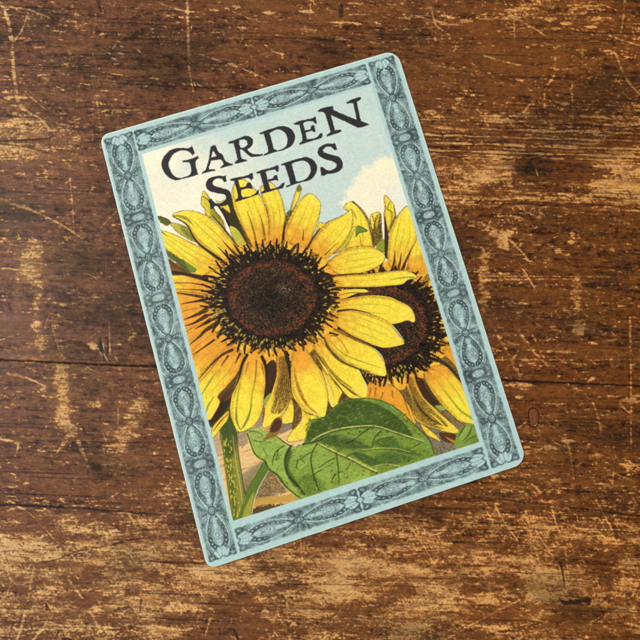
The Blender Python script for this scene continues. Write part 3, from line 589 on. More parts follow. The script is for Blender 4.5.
# ================================================================== THE ENGRAVED BORDER (darkness map of one repeat)
def unit(L, Wd, end, m=6, seed=1):
    """one ornament repeat: two medallions about a rosette; L along, Wd across; end: 'cart' or 'shell' on each side"""
    h, w = int(Wd*m), int(L*m)
    s, t = np.meshgrid((np.arange(w)+.5)/m-L/2, (np.arange(h)+.5)/m-Wd/2)
    k = L/80.0; q = Wd/32.0
    s = s/k; t = t/q                       # canonical 80 x 32
    n = fnoise(h, w, m*.35, m*.35, seed); n2 = fnoise(h, w, m*1.2, m*1.2, seed+1)
    D = .50 + .11*n2
    A = np.abs(s)
    def ell(cs, ct, a, b): return (np.hypot((A-cs)/a, (t-ct)/b)-1)*min(a, b)
    def blob(e, val, soft=.7, al=1.0):
        nonlocal D
        f = sst(soft, -soft, e)*al; D = D+(val-D)*f
    def lineat(e, wd, val, al=1.0):
        nonlocal D
        f = np.exp(-(e/wd)**2)*al; D = D+(val-D)*f
    egg = (np.hypot((A-18.5)/15.2, t/(11.6*(.74+.34*np.clip((A-3)/27, 0, 1))))-1)*11
    # spandrel hatching that follows the medallion
    D += .10*sst(0, 2, egg) + .13*np.sin(egg*2.6)*sst(.5, 2, egg)*sst(16, 10, egg)
    D += -.12*np.exp(-((np.abs(t)-15.2)/.8)**2)
    # fans of the rosette
    th = np.arctan2(np.abs(t), A+1e-6); rr = np.hypot(A, t)
    fan = np.clip(np.cos((th-1.35)*13), 0, 1)*sst(.75, 1.05, th)
    D = D+(.97-D)*fan*sst(2.5, 4.5, rr)*sst(15, 7, rr)*.95
    fan2 = np.clip(np.cos((th-.95)*16), 0, 1)*sst(.5, .75, th)*sst(1.15, 1.0, th)
    D = D+(.25-D)*fan2*sst(5, 7, rr)*sst(16, 10, rr)*.7
    # medallion body
    blob(egg, .40, .6)
    D += .13*np.sin(egg*3.4)*sst(0, -1, egg)*sst(-6, -3.5, egg)
    lineat(egg-.6, .75, .08, .95); lineat(egg+.9, .45, .82, .6); lineat(egg-2.4, .5, .12, .5); lineat(egg-1.6, .45, .8, .45)
    # crossing white ribbons by the rosette
    for a0 in (1, -1):
        e = t*a0 - 9.5*np.sin(np.clip((A-3)/24, 0, 1)*math.pi/1.9)
        lineat(e, .7, .1, .8*1.0) if False else None
    # light figure
    blob(ell(26.6, 0, 3.6, 3.6), .06, 1.2); blob(ell(20, 0, 5, 5.6), .16, 1.6, .9); blob(ell(11.5, 0, 5.4, 2.1), .0, .9)
    lineat(ell(20, 0, 4.2, 4.6), .45, .62, .6); lineat(ell(26.6, 0, 3.6, 3.6), .4, .6, .6)
    lineat(ell(20, 0, 2.0, 2.0), .5, .66, .6)
    blob(np.abs(t)-.35-.0*A+np.where((A > 22) & (A < 25), 0, 9), .5, .4, .7)
    # chains of beads
    for j, (cs, ct, r) in enumerate([(30.6, 3.0, 1.5), (29.0, 5.7, 1.6), (26.2, 7.7, 1.7), (22.6, 8.7, 1.6), (15.2, 7.4, 1.3), (12.6, 6.0, 1.2), (18.6, 8.4, 1.2), (10.2, 4.4, 1.0)]):
        for sg in (1, -1):
            e = np.hypot(A-cs, t-ct*sg)-r*(1.12 if j < 4 else 1)
            blob(e-.8, .97 if j < 4 else .78, .6, .95); blob(e+r*.55, .30, .45)
    lineat(egg+5.2, .5, .8, .35)
    # rosette
    blob(rr-4.0, .62, .7); lineat(rr-3.5, .65, .97); blob(rr-2.5, .22, .5); lineat(rr-1.5, .45, .9); blob(rr-.7, .2, .4)
    lineat(np.abs(t)-(A-2)*.75, .55, .92, .9*1.0) if False else None
    xx = (np.abs(t)-A*.62)/1.18; xl = np.exp(-(xx/.6)**2)*sst(3, 4, rr)*sst(11.5, 8, rr); D = D+(.97-D)*xl*.9
    xw = np.exp(-((xx-1.5)/.6)**2)*sst(4, 5, rr)*sst(13, 9, rr); D = D+(.05-D)*xw*.8
    # ends
    for side, st in ((-1, end[0]), (1, end[1])):
        on = (s*side > 0)
        z = 40-A                            # distance from the end
        D0 = D.copy()
        # dark pocket and scrolls
        f = sst(8.5, 4.5, z+abs(t)*.06)*.55; D = D+(.74-D)*f
        for ct in (11.0, -11.0):
            e = np.hypot((z-2.6)/2.6, (t-ct)/3.8)-1
            lineat(e*2.6, .75, .93, .9); blob(e*2.6+1.4, .3, .7, .8)
        for ct in (7.2, -7.2):
            e = np.hypot(z-6.2, t-ct)-1.8; lineat(e, .6, .86, .8)
        if st == 'cart':
            e = (np.hypot(z/2.9, t/6.6)-1)*2.9
            lineat(e-1.1, .8, .92, .9); blob(e, .16, .8); lineat(e+1.2, .5, .42, .7)
            for ct in (8.6, -8.6):
                e = np.hypot(z-.2, t-ct)-1.6; lineat(e, .6, .9, .85)
            e = (np.hypot(z/2.8, (np.abs(t)-13)/2.4)-1)*2.4; blob(e, .72, .9, .7)
        else:
            # shell
            th2 = np.arctan2(t, z+3.5)
            e = (np.hypot((z-5)/4.8, t/8.0)-1)*4.8 + .5*np.cos(th2*14)
            blob(e, .10, 1.0); D += .16*np.cos(th2*14)*sst(.5, -1, e)
            e2 = z-1.6-.9*np.cos(t*.75); lineat(e2, .7, .88, .85)
            f = sst(.9, .2, z-.25*np.cos(t*.75)); D = D+(.03-D)*f
            f = sst(2.2, 1.4, np.hypot(np.maximum(3.2-z, 0), np.maximum(np.abs(t)-12.6, 0))*-1+4.2); D = D+(.03-D)*f*0
        D = np.where(on, D, D0)
    D += .10*n
    return np.clip(D, 0, 1)

# border raster in sign space
VV, UU = np.meshgrid(np.linspace(0, 1, 1150), np.linspace(0, 1, 830), indexing='ij')
WPX, HPX = 323.0, 440.0
LIGHT, DARK = np.array([184, 212, 205.]), np.array([66, 80, 80.])
Dm = np.zeros_like(UU)
def lay(mask_s0, mask_s1, t0f, t1f, sc, tc, tile):
    """lay a tile: sc = coordinate along, tc = coordinate across"""
    t0 = t0f; t1 = t1f
    ss = (sc-mask_s0)/(mask_s1-mask_s0); tt = (tc-t0)/(t1-t0)
    m = (ss >= 0) & (ss < 1) & (tt >= 0) & (tt < 1)
    h, w = tile.shape
    i = np.clip(tt*h-.5, 0, h-1.001); j = np.clip(ss*w-.5, 0, w-1.001)
    i0 = i.astype(int); j0 = j.astype(int); fi = i-i0; fj = j-j0
    v = (tile[i0, j0]*(1-fi)*(1-fj)+tile[i0+1, j0]*fi*(1-fj)+tile[i0, j0+1]*(1-fi)*fj+tile[i0+1, j0+1]*fi*fj)
    px = np.minimum(np.minimum(tt, 1-tt)*(t1-t0)*330, 9)
    Dm[m] = (v*sst(-.6, 1.3, px+.35*(v-.5)))[m]
vseq = [.0105, .2137, .4060, .5955, .7832, .9885]
for i in range(5):
    e = ('shell' if i == 0 else 'cart', 'shell' if i == 4 else 'cart')
    tl = unit(80, 32, e, seed=30+i); tr = unit(80, 32, e, seed=50+i)
    lu0, lu1 = .0095-.003*VV*0, .1045-.008*VV
    lay(vseq[i], vseq[i+1], lu0, lu1, VV, UU, tl)
    lay(vseq[i], vseq[i+1], .8945-.004*VV, .9845-.004*VV*0, VV, UU, tr)
for i, (u0, u1) in enumerate(((.106, .4986), (.4986, .888))):
    lay(u0, u1, .0118, .0640, UU, VV, unit(120, 24, ('shell', 'shell'), seed=70+i))
for i, (u0, u1) in enumerate(((.102, .4845), (.4845, .8855))):
    lay(u0, u1, .9362, .9880, UU, VV, unit(125, 25, ('shell', 'shell'), seed=80+i))
bn = fnoise(1150, 830, 2.0, 2.0, 91); bf = fnoise(1150, 830, .7, .7, 92); bm = fnoise(1150, 830, 9, 9, 93)
Dm = np.clip(Dm*(1+.10*bm)+.03*bf, 0, 1)
border = LIGHT + (DARK-LIGHT)*(Dm**1.08)[..., None]
border *= (1+.012*bn+.012*bf)[..., None]
# picture opening
au0 = .1165-.0095*VV; au1 = .8850-.0065*VV; av0 = .0725-.0040*UU; av1 = .9195+.0065*UU
dd = np.minimum(np.minimum((UU-au0)*WPX, (au1-UU)*WPX), np.minimum((VV-av0)*HPX, (av1-VV)*HPX)) + .07*bn
px_, py_ = uv2plan(UU, VV)
def samp(img, x, y):
    j = np.clip((x-cv.x0)*cv.S-.5, 0, cv.w-1.001); i = np.clip((y-cv.y0)*cv.S-.5, 0, cv.h-1.001)
    i0 = i.astype(int); j0 = j.astype(int); fi = (i-i0)[..., None]; fj = (j-j0)[..., None]
    return img[i0, j0]*(1-fi)*(1-fj)+img[i0+1, j0]*fi*(1-fj)+img[i0, j0+1]*(1-fi)*fj+img[i0+1, j0+1]*fi*fj
art = samp(cv.img, px_, py_)
aid = cv.id[np.clip(((py_-cv.y0)*cv.S).astype(int), 0, cv.h-1), np.clip(((px_-cv.x0)*cv.S).astype(int), 0, cv.w-1)]
a_in = sst(-.5, .5, dd)
print_rgb = border + (art-border)*a_in[..., None]
pid = np.where(dd > 0, aid, BORD)
pid = np.where((pid == GRND) & (px_ < 229+(py_-432)*.155), 9, pid)

# ================================================================== materials
ALB = 0.80
def col_material(name, rough, noise_amt, bump, spec=.4, scale=900, rough_attr=False, coat=0):
    m = bpy.data.materials.new(name); m.use_nodes = True; nt = m.node_tree; N = nt.nodes; Lk = nt.links
    bs = N['Principled BSDF']
    at = N.new('ShaderNodeAttribute'); at.attribute_name = 'tone'
    tc = N.new('ShaderNodeTexCoord')
    nz = N.new('ShaderNodeTexNoise'); nz.inputs['Scale'].default_value = scale; nz.inputs['Detail'].default_value = 3
    Lk.new(tc.outputs['Object'], nz.inputs['Vector'])
    mr = N.new('ShaderNodeMapRange'); mr.inputs[1].default_value = .3; mr.inputs[2].default_value = .7
    mr.inputs[3].default_value = 1-noise_amt; mr.inputs[4].default_value = 1+noise_amt
    Lk.new(nz.outputs['Fac'], mr.inputs[0])
    mx = N.new('ShaderNodeVectorMath'); mx.operation = 'SCALE'
    Lk.new(at.outputs['Color'], mx.inputs[0]); Lk.new(mr.outputs[0], mx.inputs['Scale'])
    Lk.new(mx.outputs[0], bs.inputs['Base Color'])
    bs.inputs['Specular IOR Level'].default_value = spec
    if rough_attr: Lk.new(at.outputs['Alpha'], bs.inputs['Roughness'])
    else: bs.inputs['Roughness'].default_value = rough
    if bump:
        b = N.new('ShaderNodeBump'); b.inputs['Strength'].default_value = bump; b.inputs['Distance'].default_value = .0002
        Lk.new(nz.outputs['Fac'], b.inputs['Height']); Lk.new(b.outputs[0], bs.inputs['Normal'])
    return m
def plain_material(name, rgb, rough, spec=.4, metal=0, noise=.08, scale=400):
    m = bpy.data.materials.new(name); m.use_nodes = True; nt = m.node_tree; N = nt.nodes; bs = N['Principled BSDF']
    nz = N.new('ShaderNodeTexNoise'); nz.inputs['Scale'].default_value = scale; nz.inputs['Detail'].default_value = 4
    tc = N.new('ShaderNodeTexCoord'); nt.links.new(tc.outputs['Object'], nz.inputs['Vector'])
    r = N.new('ShaderNodeValToRGB'); c = lin(rgb)*ALB
    r.color_ramp.elements[0].color = (*(c*(1-noise)), 1); r.color_ramp.elements[1].color = (*np.clip(c*(1+noise), 0, 1), 1)
    r.color_ramp.elements[0].position = .3; r.color_ramp.elements[1].position = .7
    nt.links.new(nz.outputs['Fac'], r.inputs[0]); nt.links.new(r.outputs[0], bs.inputs['Base Color'])
    bs.inputs['Roughness'].default_value = rough; bs.inputs['Specular IOR Level'].default_value = spec; bs.inputs['Metallic'].default_value = metal
    return m
def grid_mesh(name, P, faces, rgba, mat, parent=None, smooth=True):
    """P (n,3), faces (m,4) int, rgba (n,4)"""
    used = np.unique(faces); mp = np.full(len(P), -1, np.int64); mp[used] = np.arange(len(used))
    P = P[used]; rgba = rgba[used]; faces = mp[faces]
    me = bpy.data.meshes.new(name); n, m = len(P), len(faces)
    me.vertices.add(n); me.vertices.foreach_set('co', P.astype(np.float32).ravel())
    me.loops.add(m*4); me.loops.foreach_set('vertex_index', faces.astype(np.int32).ravel())
    me.polygons.add(m); me.polygons.foreach_set('loop_start', np.arange(0, m*4, 4, dtype=np.int32))
    me.polygons.foreach_set('loop_total', np.full(m, 4, np.int32))
    me.polygons.foreach_set('use_smooth', np.full(m, smooth))
    me.update(calc_edges=True)
    ca = me.color_attributes.new('tone', 'FLOAT_COLOR', 'POINT'); ca.data.foreach_set('color', rgba.astype(np.float32).ravel())
    me.materials.append(mat)
    o = bpy.data.objects.new(name, me); C.objects.link(o)
    if parent: o.parent = parent
    return o
def quads(h, w):
    i = np.arange(h*w).reshape(h, w)
    return np.stack([i[:-1, :-1], i[1:, :-1], i[1:, 1:], i[:-1, 1:]], -1)

# ================================================================== THE SIGN
TH = 0.0014                                   # sheet thickness
root = bpy.data.objects.new('metal_sign', None); C.objects.link(root)
cx, cy = uv2plan(np.array(.5), np.array(.5)); c0 = plan2world(cx, cy, 0.0)
root.location = Vector(c0); root.empty_display_size = .02
root['label'] = 'tin sign with yellow sunflowers and the words GARDEN SEEDS inside a blue patterned border'
root['category'] = 'sign'
def plan2loc(x, y, z): return plan2world(x, y, z) - c0
# rounded outline in plan units
def outline(inset, n=14):
    pts = []
    Q = QUAD; rad = (9.5, 13.5, 13.5, 9.5)
    ctr = Q.mean(0)
    for i in range(4):
        p = Q[i]; a = Q[i-1]-p; b = Q[(i+1) % 4]-p
        a = a/np.linalg.norm(a); b = b/np.linalg.norm(b)
        half = math.acos(a @ b)/2; bis = (a+b)/np.linalg.norm(a+b)
        r = rad[i]; c = p + bis*r/math.sin(half)
        t1 = p + a*r/math.tan(half); t2 = p + b*r/math.tan(half)
        a1 = math.atan2(*(t1-c)[::-1]); a2 = math.atan2(*(t2-c)[::-1])
        da = (a2-a1+math.pi) % (2*math.pi)-math.pi
        for k in range(n+1):
            th = a1+da*k/n; pts.append(c+(r-inset)*np.array([math.cos(th), math.sin(th)]))
    pts = np.array(pts); res = []
    for p, q in zip(pts, np.roll(pts, -1, 0)):          # long sides get points too, a hair out of true
        m = max(1, int(np.linalg.norm(q-p)/6)); d = (q-p)/max(np.linalg.norm(q-p), 1e-6); nn = np.array([d[1], -d[0]])
        for k in range(m):
            c = p+(q-p)*k/m; a = c[0]*.11+c[1]*.083
            w_ = (.07*math.sin(a*3.1+1)+.04*math.sin(a*7.7))*min(1, k, m-k) if m > 4 else 0
            res.append(c+nn*w_)
    return np.array(res)
# plate: bottom, wall, rolled rim, top seat under the printed skin
rings = [(0.9, 0.00015), (0.25, 0.0003), (0.0, 0.0006), (0.05, 0.00095), (0.35, 0.00125), (0.75, TH-.00003), (1.15, TH), (1.6, TH-.00012)]
verts = []; nr = None
for ins, z in rings:
    o_ = outline(ins); nr = len(o_)
    verts += [tuple(v) for v in plan2loc(o_[:, 0], o_[:, 1], z)]
faces = []
for k in range(len(rings)-1):
    for i in range(nr):
        j = (i+1) % nr; faces.append((k*nr+i, (k+1)*nr+i, (k+1)*nr+j, k*nr+j))
faces.append(tuple((len(rings)-1)*nr+i for i in range(nr))); faces.append(tuple(reversed(range(nr))))
me = bpy.data.meshes.new('metal_plate'); me.from_pydata(verts, [], faces); me.update()
for p in me.polygons: p.use_smooth = len(p.vertices) == 4
import bmesh
bm = bmesh.new(); bm.from_mesh(me); bmesh.ops.recalc_face_normals(bm, faces=bm.faces); bm.to_mesh(me); bm.free()
me.materials.append(plain_material('painted_rim', (206, 226, 216), .45))
plate = bpy.data.objects.new('metal_plate', me); C.objects.link(plate); plate.parent = root
# printed skin: one grid, split by what is printed
ring_in = outline(1.15)
xs, ys = px_, py_
inside = np.zeros(xs.shape, bool)
q2 = np.roll(ring_in, -1, 0)
for (ax, ay), (bx, by) in zip(ring_in, q2):
    if ay != by: inside ^= ((ay > ys) != (by > ys)) & (xs < (bx-ax)*(ys-ay)/(by-ay)+ax)
# a faint waviness of the sheet
wav = .00004*fnoise(1150, 830, 60, 60, 95)
Psk = plan2loc(xs.ravel(), ys.ravel(), TH); 
rgba = np.concatenate([np.clip(lin(np.clip(print_rgb, 0, 255))*ALB, 0, 1).reshape(-1, 3), np.ones((xs.size, 1))], 1)
fq = quads(1150, 830)
fin = inside[:-1, :-1] & inside[1:, :-1] & inside[1:, 1:] & inside[:-1, 1:]
fid = pid[:-1, :-1]
inkmat = col_material('printed_ink', .42, .012, 0, spec=.10, scale=2600)
flip = lambda f: f[:, ::-1]
def skin(name, ids, parent):
    m = fin & np.isin(fid, ids); f = fq[m]
    o = grid_mesh(name, Psk, f, rgba, inkmat, parent)
    return o
skin('ornamental_border', [BORD], root)
pic = skin('printed_picture', [SKY], root)
s1 = skin('sunflower', [FLOW1], pic); s2 = skin('sunflower', [FLOW2], pic)
s1['label'] = 'large whole sunflower printed in front'; s2['label'] = 'second sunflower printed behind, cut off by the border'
skin('printed_ground', [GRND], pic); skin('printed_ground', [9], pic); skin('leaf', [LEAF], pic); skin('stem', [STEM], pic)
skin('lettering', [TEXT], root)

# ================================================================== THE WORN TABLE TOP
SW = 2.0; M0 = -48; M1 = 688
wn = int((M1-M0)*SW); NF = 1536
assert wn <= NF
wc = Canvas(M0, M0, M1, M1, SW)
def wnz(sy, sx, seed, ang=.036): return fnoise(NF, NF, sy*SW, sx*SW, seed, ang)[:wc.h, :wc.w]
GN = wnz(.9, 1.6, 101)                           # used by strokes for breaking up
XW, YW = np.meshgrid(wc.X, wc.Y)
# how much finish has been lost, on a coarse 40 unit raster
wear = np.array([
 [.14,.18,.09,.08,.17,.13,.20,.24,.26,.28,.28,.18,.36,.36,.34,.34],
 [.13,.13,.06,.08,.09,.13,.10,.08,.06,.08,.18,.13,.17,.17,.17,.26],
 [.20,.17,.12,.10,.07,.05,.05,.05,.05,.10,.20,.15,.18,.20,.20,.28],
 [.50,.36,.22,.15,.1,.1,.1,.1,.1,.2,.42,.50,.50,.52,.54,.56],
 [.18,.22,.14,.1,.1,.1,.1,.1,.1,.2,.3,.36,.40,.28,.30,.56],
 [.16,.16,.12,.1,.1,.1,.1,.1,.1,.2,.25,.26,.32,.24,.17,.22],
 [.17,.14,.08,.08,.1,.1,.1,.1,.1,.1,.1,.14,.22,.17,.15,.13],
 [.12,.15,.08,.08,.1,.1,.1,.1,.1,.1,.1,.15,.19,.15,.17,.13],
 [.08,.16,.10,.10,.1,.1,.1,.1,.1,.1,.1,.1,.26,.28,.22,.15],
 [.13,.17,.15,.14,.1,.1,.1,.1,.1,.1,.1,.1,.20,.20,.15,.15],
 [.12,.15,.14,.20,.16,.1,.1,.1,.1,.1,.1,.1,.1,.13,.16,.14],
 [.13,.16,.15,.18,.22,.2,.1,.1,.1,.1,.1,.2,.26,.30,.24,.26],
 [.30,.27,.26,.26,.32,.4,.4,.4,.4,.40,.38,.36,.36,.32,.32,.28],
 [.46,.50,.46,.56,.48,.46,.55,.52,.46,.46,.52,.46,.46,.44,.38,.38],
 [.46,.44,.46,.50,.52,.44,.58,.64,.64,.62,.62,.52,.56,.54,.38,.34],
 [.36,.36,.38,.44,.38,.24,.26,.44,.50,.56,.60,.56,.58,.58,.46,.42]])
gx = np.clip((XW-20)/40, 0, 14.999); gy = np.clip((YW-20)/40, 0, 14.999)
i0 = gy.astype(int); j0 = gx.astype(int); fi = gy-i0; fj = gx-j0; fi = fi*fi*(3-2*fi); fj = fj*fj*(3-2*fj)
wb = wear[i0, j0]*(1-fi)*(1-fj)+wear[i0+1, j0]*fi*(1-fj)+wear[i0, j0+1]*(1-fi)*fj+wear[i0+1, j0+1]*fi*fj
wb = np.clip(wb+.09*sst(525, 560, YW), 0, .95)
# wear map painted with strokes: positive adds bare wood, negative keeps finish
class Map(Canvas):
    pass
wm = Map(M0, M0, M1, M1, SW); wm.img = np.zeros((wm.h, wm.w, 1))
class One:
    def __init__(s, val): s.v = val
def addw(q, w0, w1, val, wmid=None, soft=.6, brk=.5, smooth=True):
    """bare streak: blends the wear map towards val"""
    wm.img[...]  # noqa
    ex = .35 if max(w0, w1) > .7 else 0
    r = wm.stroke(q, w0+ex, w1+ex, [val], .97, soft=soft, wm=wmid, brk=brk, smooth=smooth)
def patch(q, val, soft=3, rough=1.5, a=.9):
    wm.fill(q, [val], a, soft=soft, rough=rough)
# broad patches
patch([(-20, 128), (20, 127), (50, 130), (80, 134), (78, 150), (40, 158), (-20, 160)], .55, 8)
patch([(-30, 139), (20, 138), (50, 138), (51, 134), (48, 141), (20, 142), (-30, 143)], -3, 1)
patch([(25, 252), (38, 242), (40, 262), (38, 280), (26, 280), (15, 279), (20, 262)], 2.0, 3)
patch([(31, 242), (40, 245), (41, 285), (38, 320), (33, 322), (34, 290)], 1.3, 3)
patch([(33, 320), (40, 322), (43, 350), (38, 348)], 1.4, 1.5)
patch([(14, 356), (40, 355), (58, 352), (62, 345), (63, 362), (20, 361)], 1.2, 1.5)
patch([(55, 366), (67, 366), (67, 400), (71, 424), (56, 424), (58, 400)], 1.7, 2)
patch([(54, 418), (72, 420), (76, 430), (70, 436), (62, 424)], 1.6, 2)
addw([(71, 430), (64, 442), (57, 453)], 6, 2, 1.3); addw([(72, 432), (80, 446), (88, 466)], 6, 2, 1.3)
patch([(138, 398), (148, 402), (142, 416), (134, 432), (128, 446), (122, 470), (106, 466), (110, 450), (120, 432), (126, 414)], 1.3, 4)
patch([(100, 452), (124, 448), (122, 474), (104, 470)], .7, 5)
patch([(88, 345), (95, 343), (98, 346), (94, 349), (87, 348)], 2.6, 1)
patch([(128, 336), (134, 334), (132, 340), (129, 341)], 2.6, 1)
patch([(88, 401), (98, 402), (100, 405), (90, 404)], 1.8, 1)
patch([(484, 225), (497, 231), (511, 231), (510, 240), (508, 253), (498, 242)], 3.0, 1.5)
patch([(572, 280), (580, 280), (579, 310), (574, 310)], 1.4, 2)
patch([(480, 256), (488, 256), (487, 305), (480, 305)], 1.3, 2)
patch([(574, 322), (585, 324), (583, 336), (574, 332)], 2.4, 2)
patch([(598, 160), (650, 148), (650, 200), (610, 196), (585, 184)], 1.0, 6)
patch([(500, 166), (540, 161), (585, 163), (612, 172), (585, 180), (550, 181), (512, 178)], -3, 2)
patch([(440, 168), (512, 160), (508, 182), (450, 184)], 1.0, 5)
patch([(-20, 545), (30, 540), (60, 548), (45, 562), (-20, 564)], .8, 6)
patch([(75, 555), (110, 545), (150, 538), (175, 545), (120, 570), (85, 585)], .7, 8)
patch([(78, 575), (92, 566), (104, 572), (112, 590), (98, 596), (80, 590)], -.9, 4)
patch([(118, 580), (150, 576), (148, 594), (125, 592)], -.7, 5)
patch([(320, 560), (380, 558), (440, 570), (450, 600), (400, 612), (330, 600)], .9, 14)
patch([(350, 580), (396, 578), (415, 590), (408, 599), (384, 604), (372, 596)], -.75, 5)
patch([(498, 570), (506, 574), (520, 578), (537, 580), (535, 584), (527, 585), (528, 596), (522, 590), (512, 588)], -2.6, 1.5)
patch([(530, 560), (560, 575), (600, 580), (605, 600), (570, 612), (530, 610)], .8, 8)
patch([(560, 600), (575, 601), (590, 599), (585, 603), (570, 604)], -2.5, 1)
patch([(205, 600), (225, 592), (250, 600), (260, 620), (250, 650), (205, 650)], -1.1, 8)
patch([(190, 545), (215, 572), (280, 556), (282, 575), (240, 584), (200, 580)], .25, 8)
patch([(240, 566), (282, 560), (300, 572), (270, 578)], -.6, 5)
patch([(320, 505), (420, 490), (470, 495), (460, 505), (400, 515), (340, 520)], -.1, 6)
patch([(595, 565), (650, 575), (650, 610), (610, 600)], -.6, 8)
patch([(585, 560), (615, 562), (620, 580), (598, 584)], -1.2, 4)
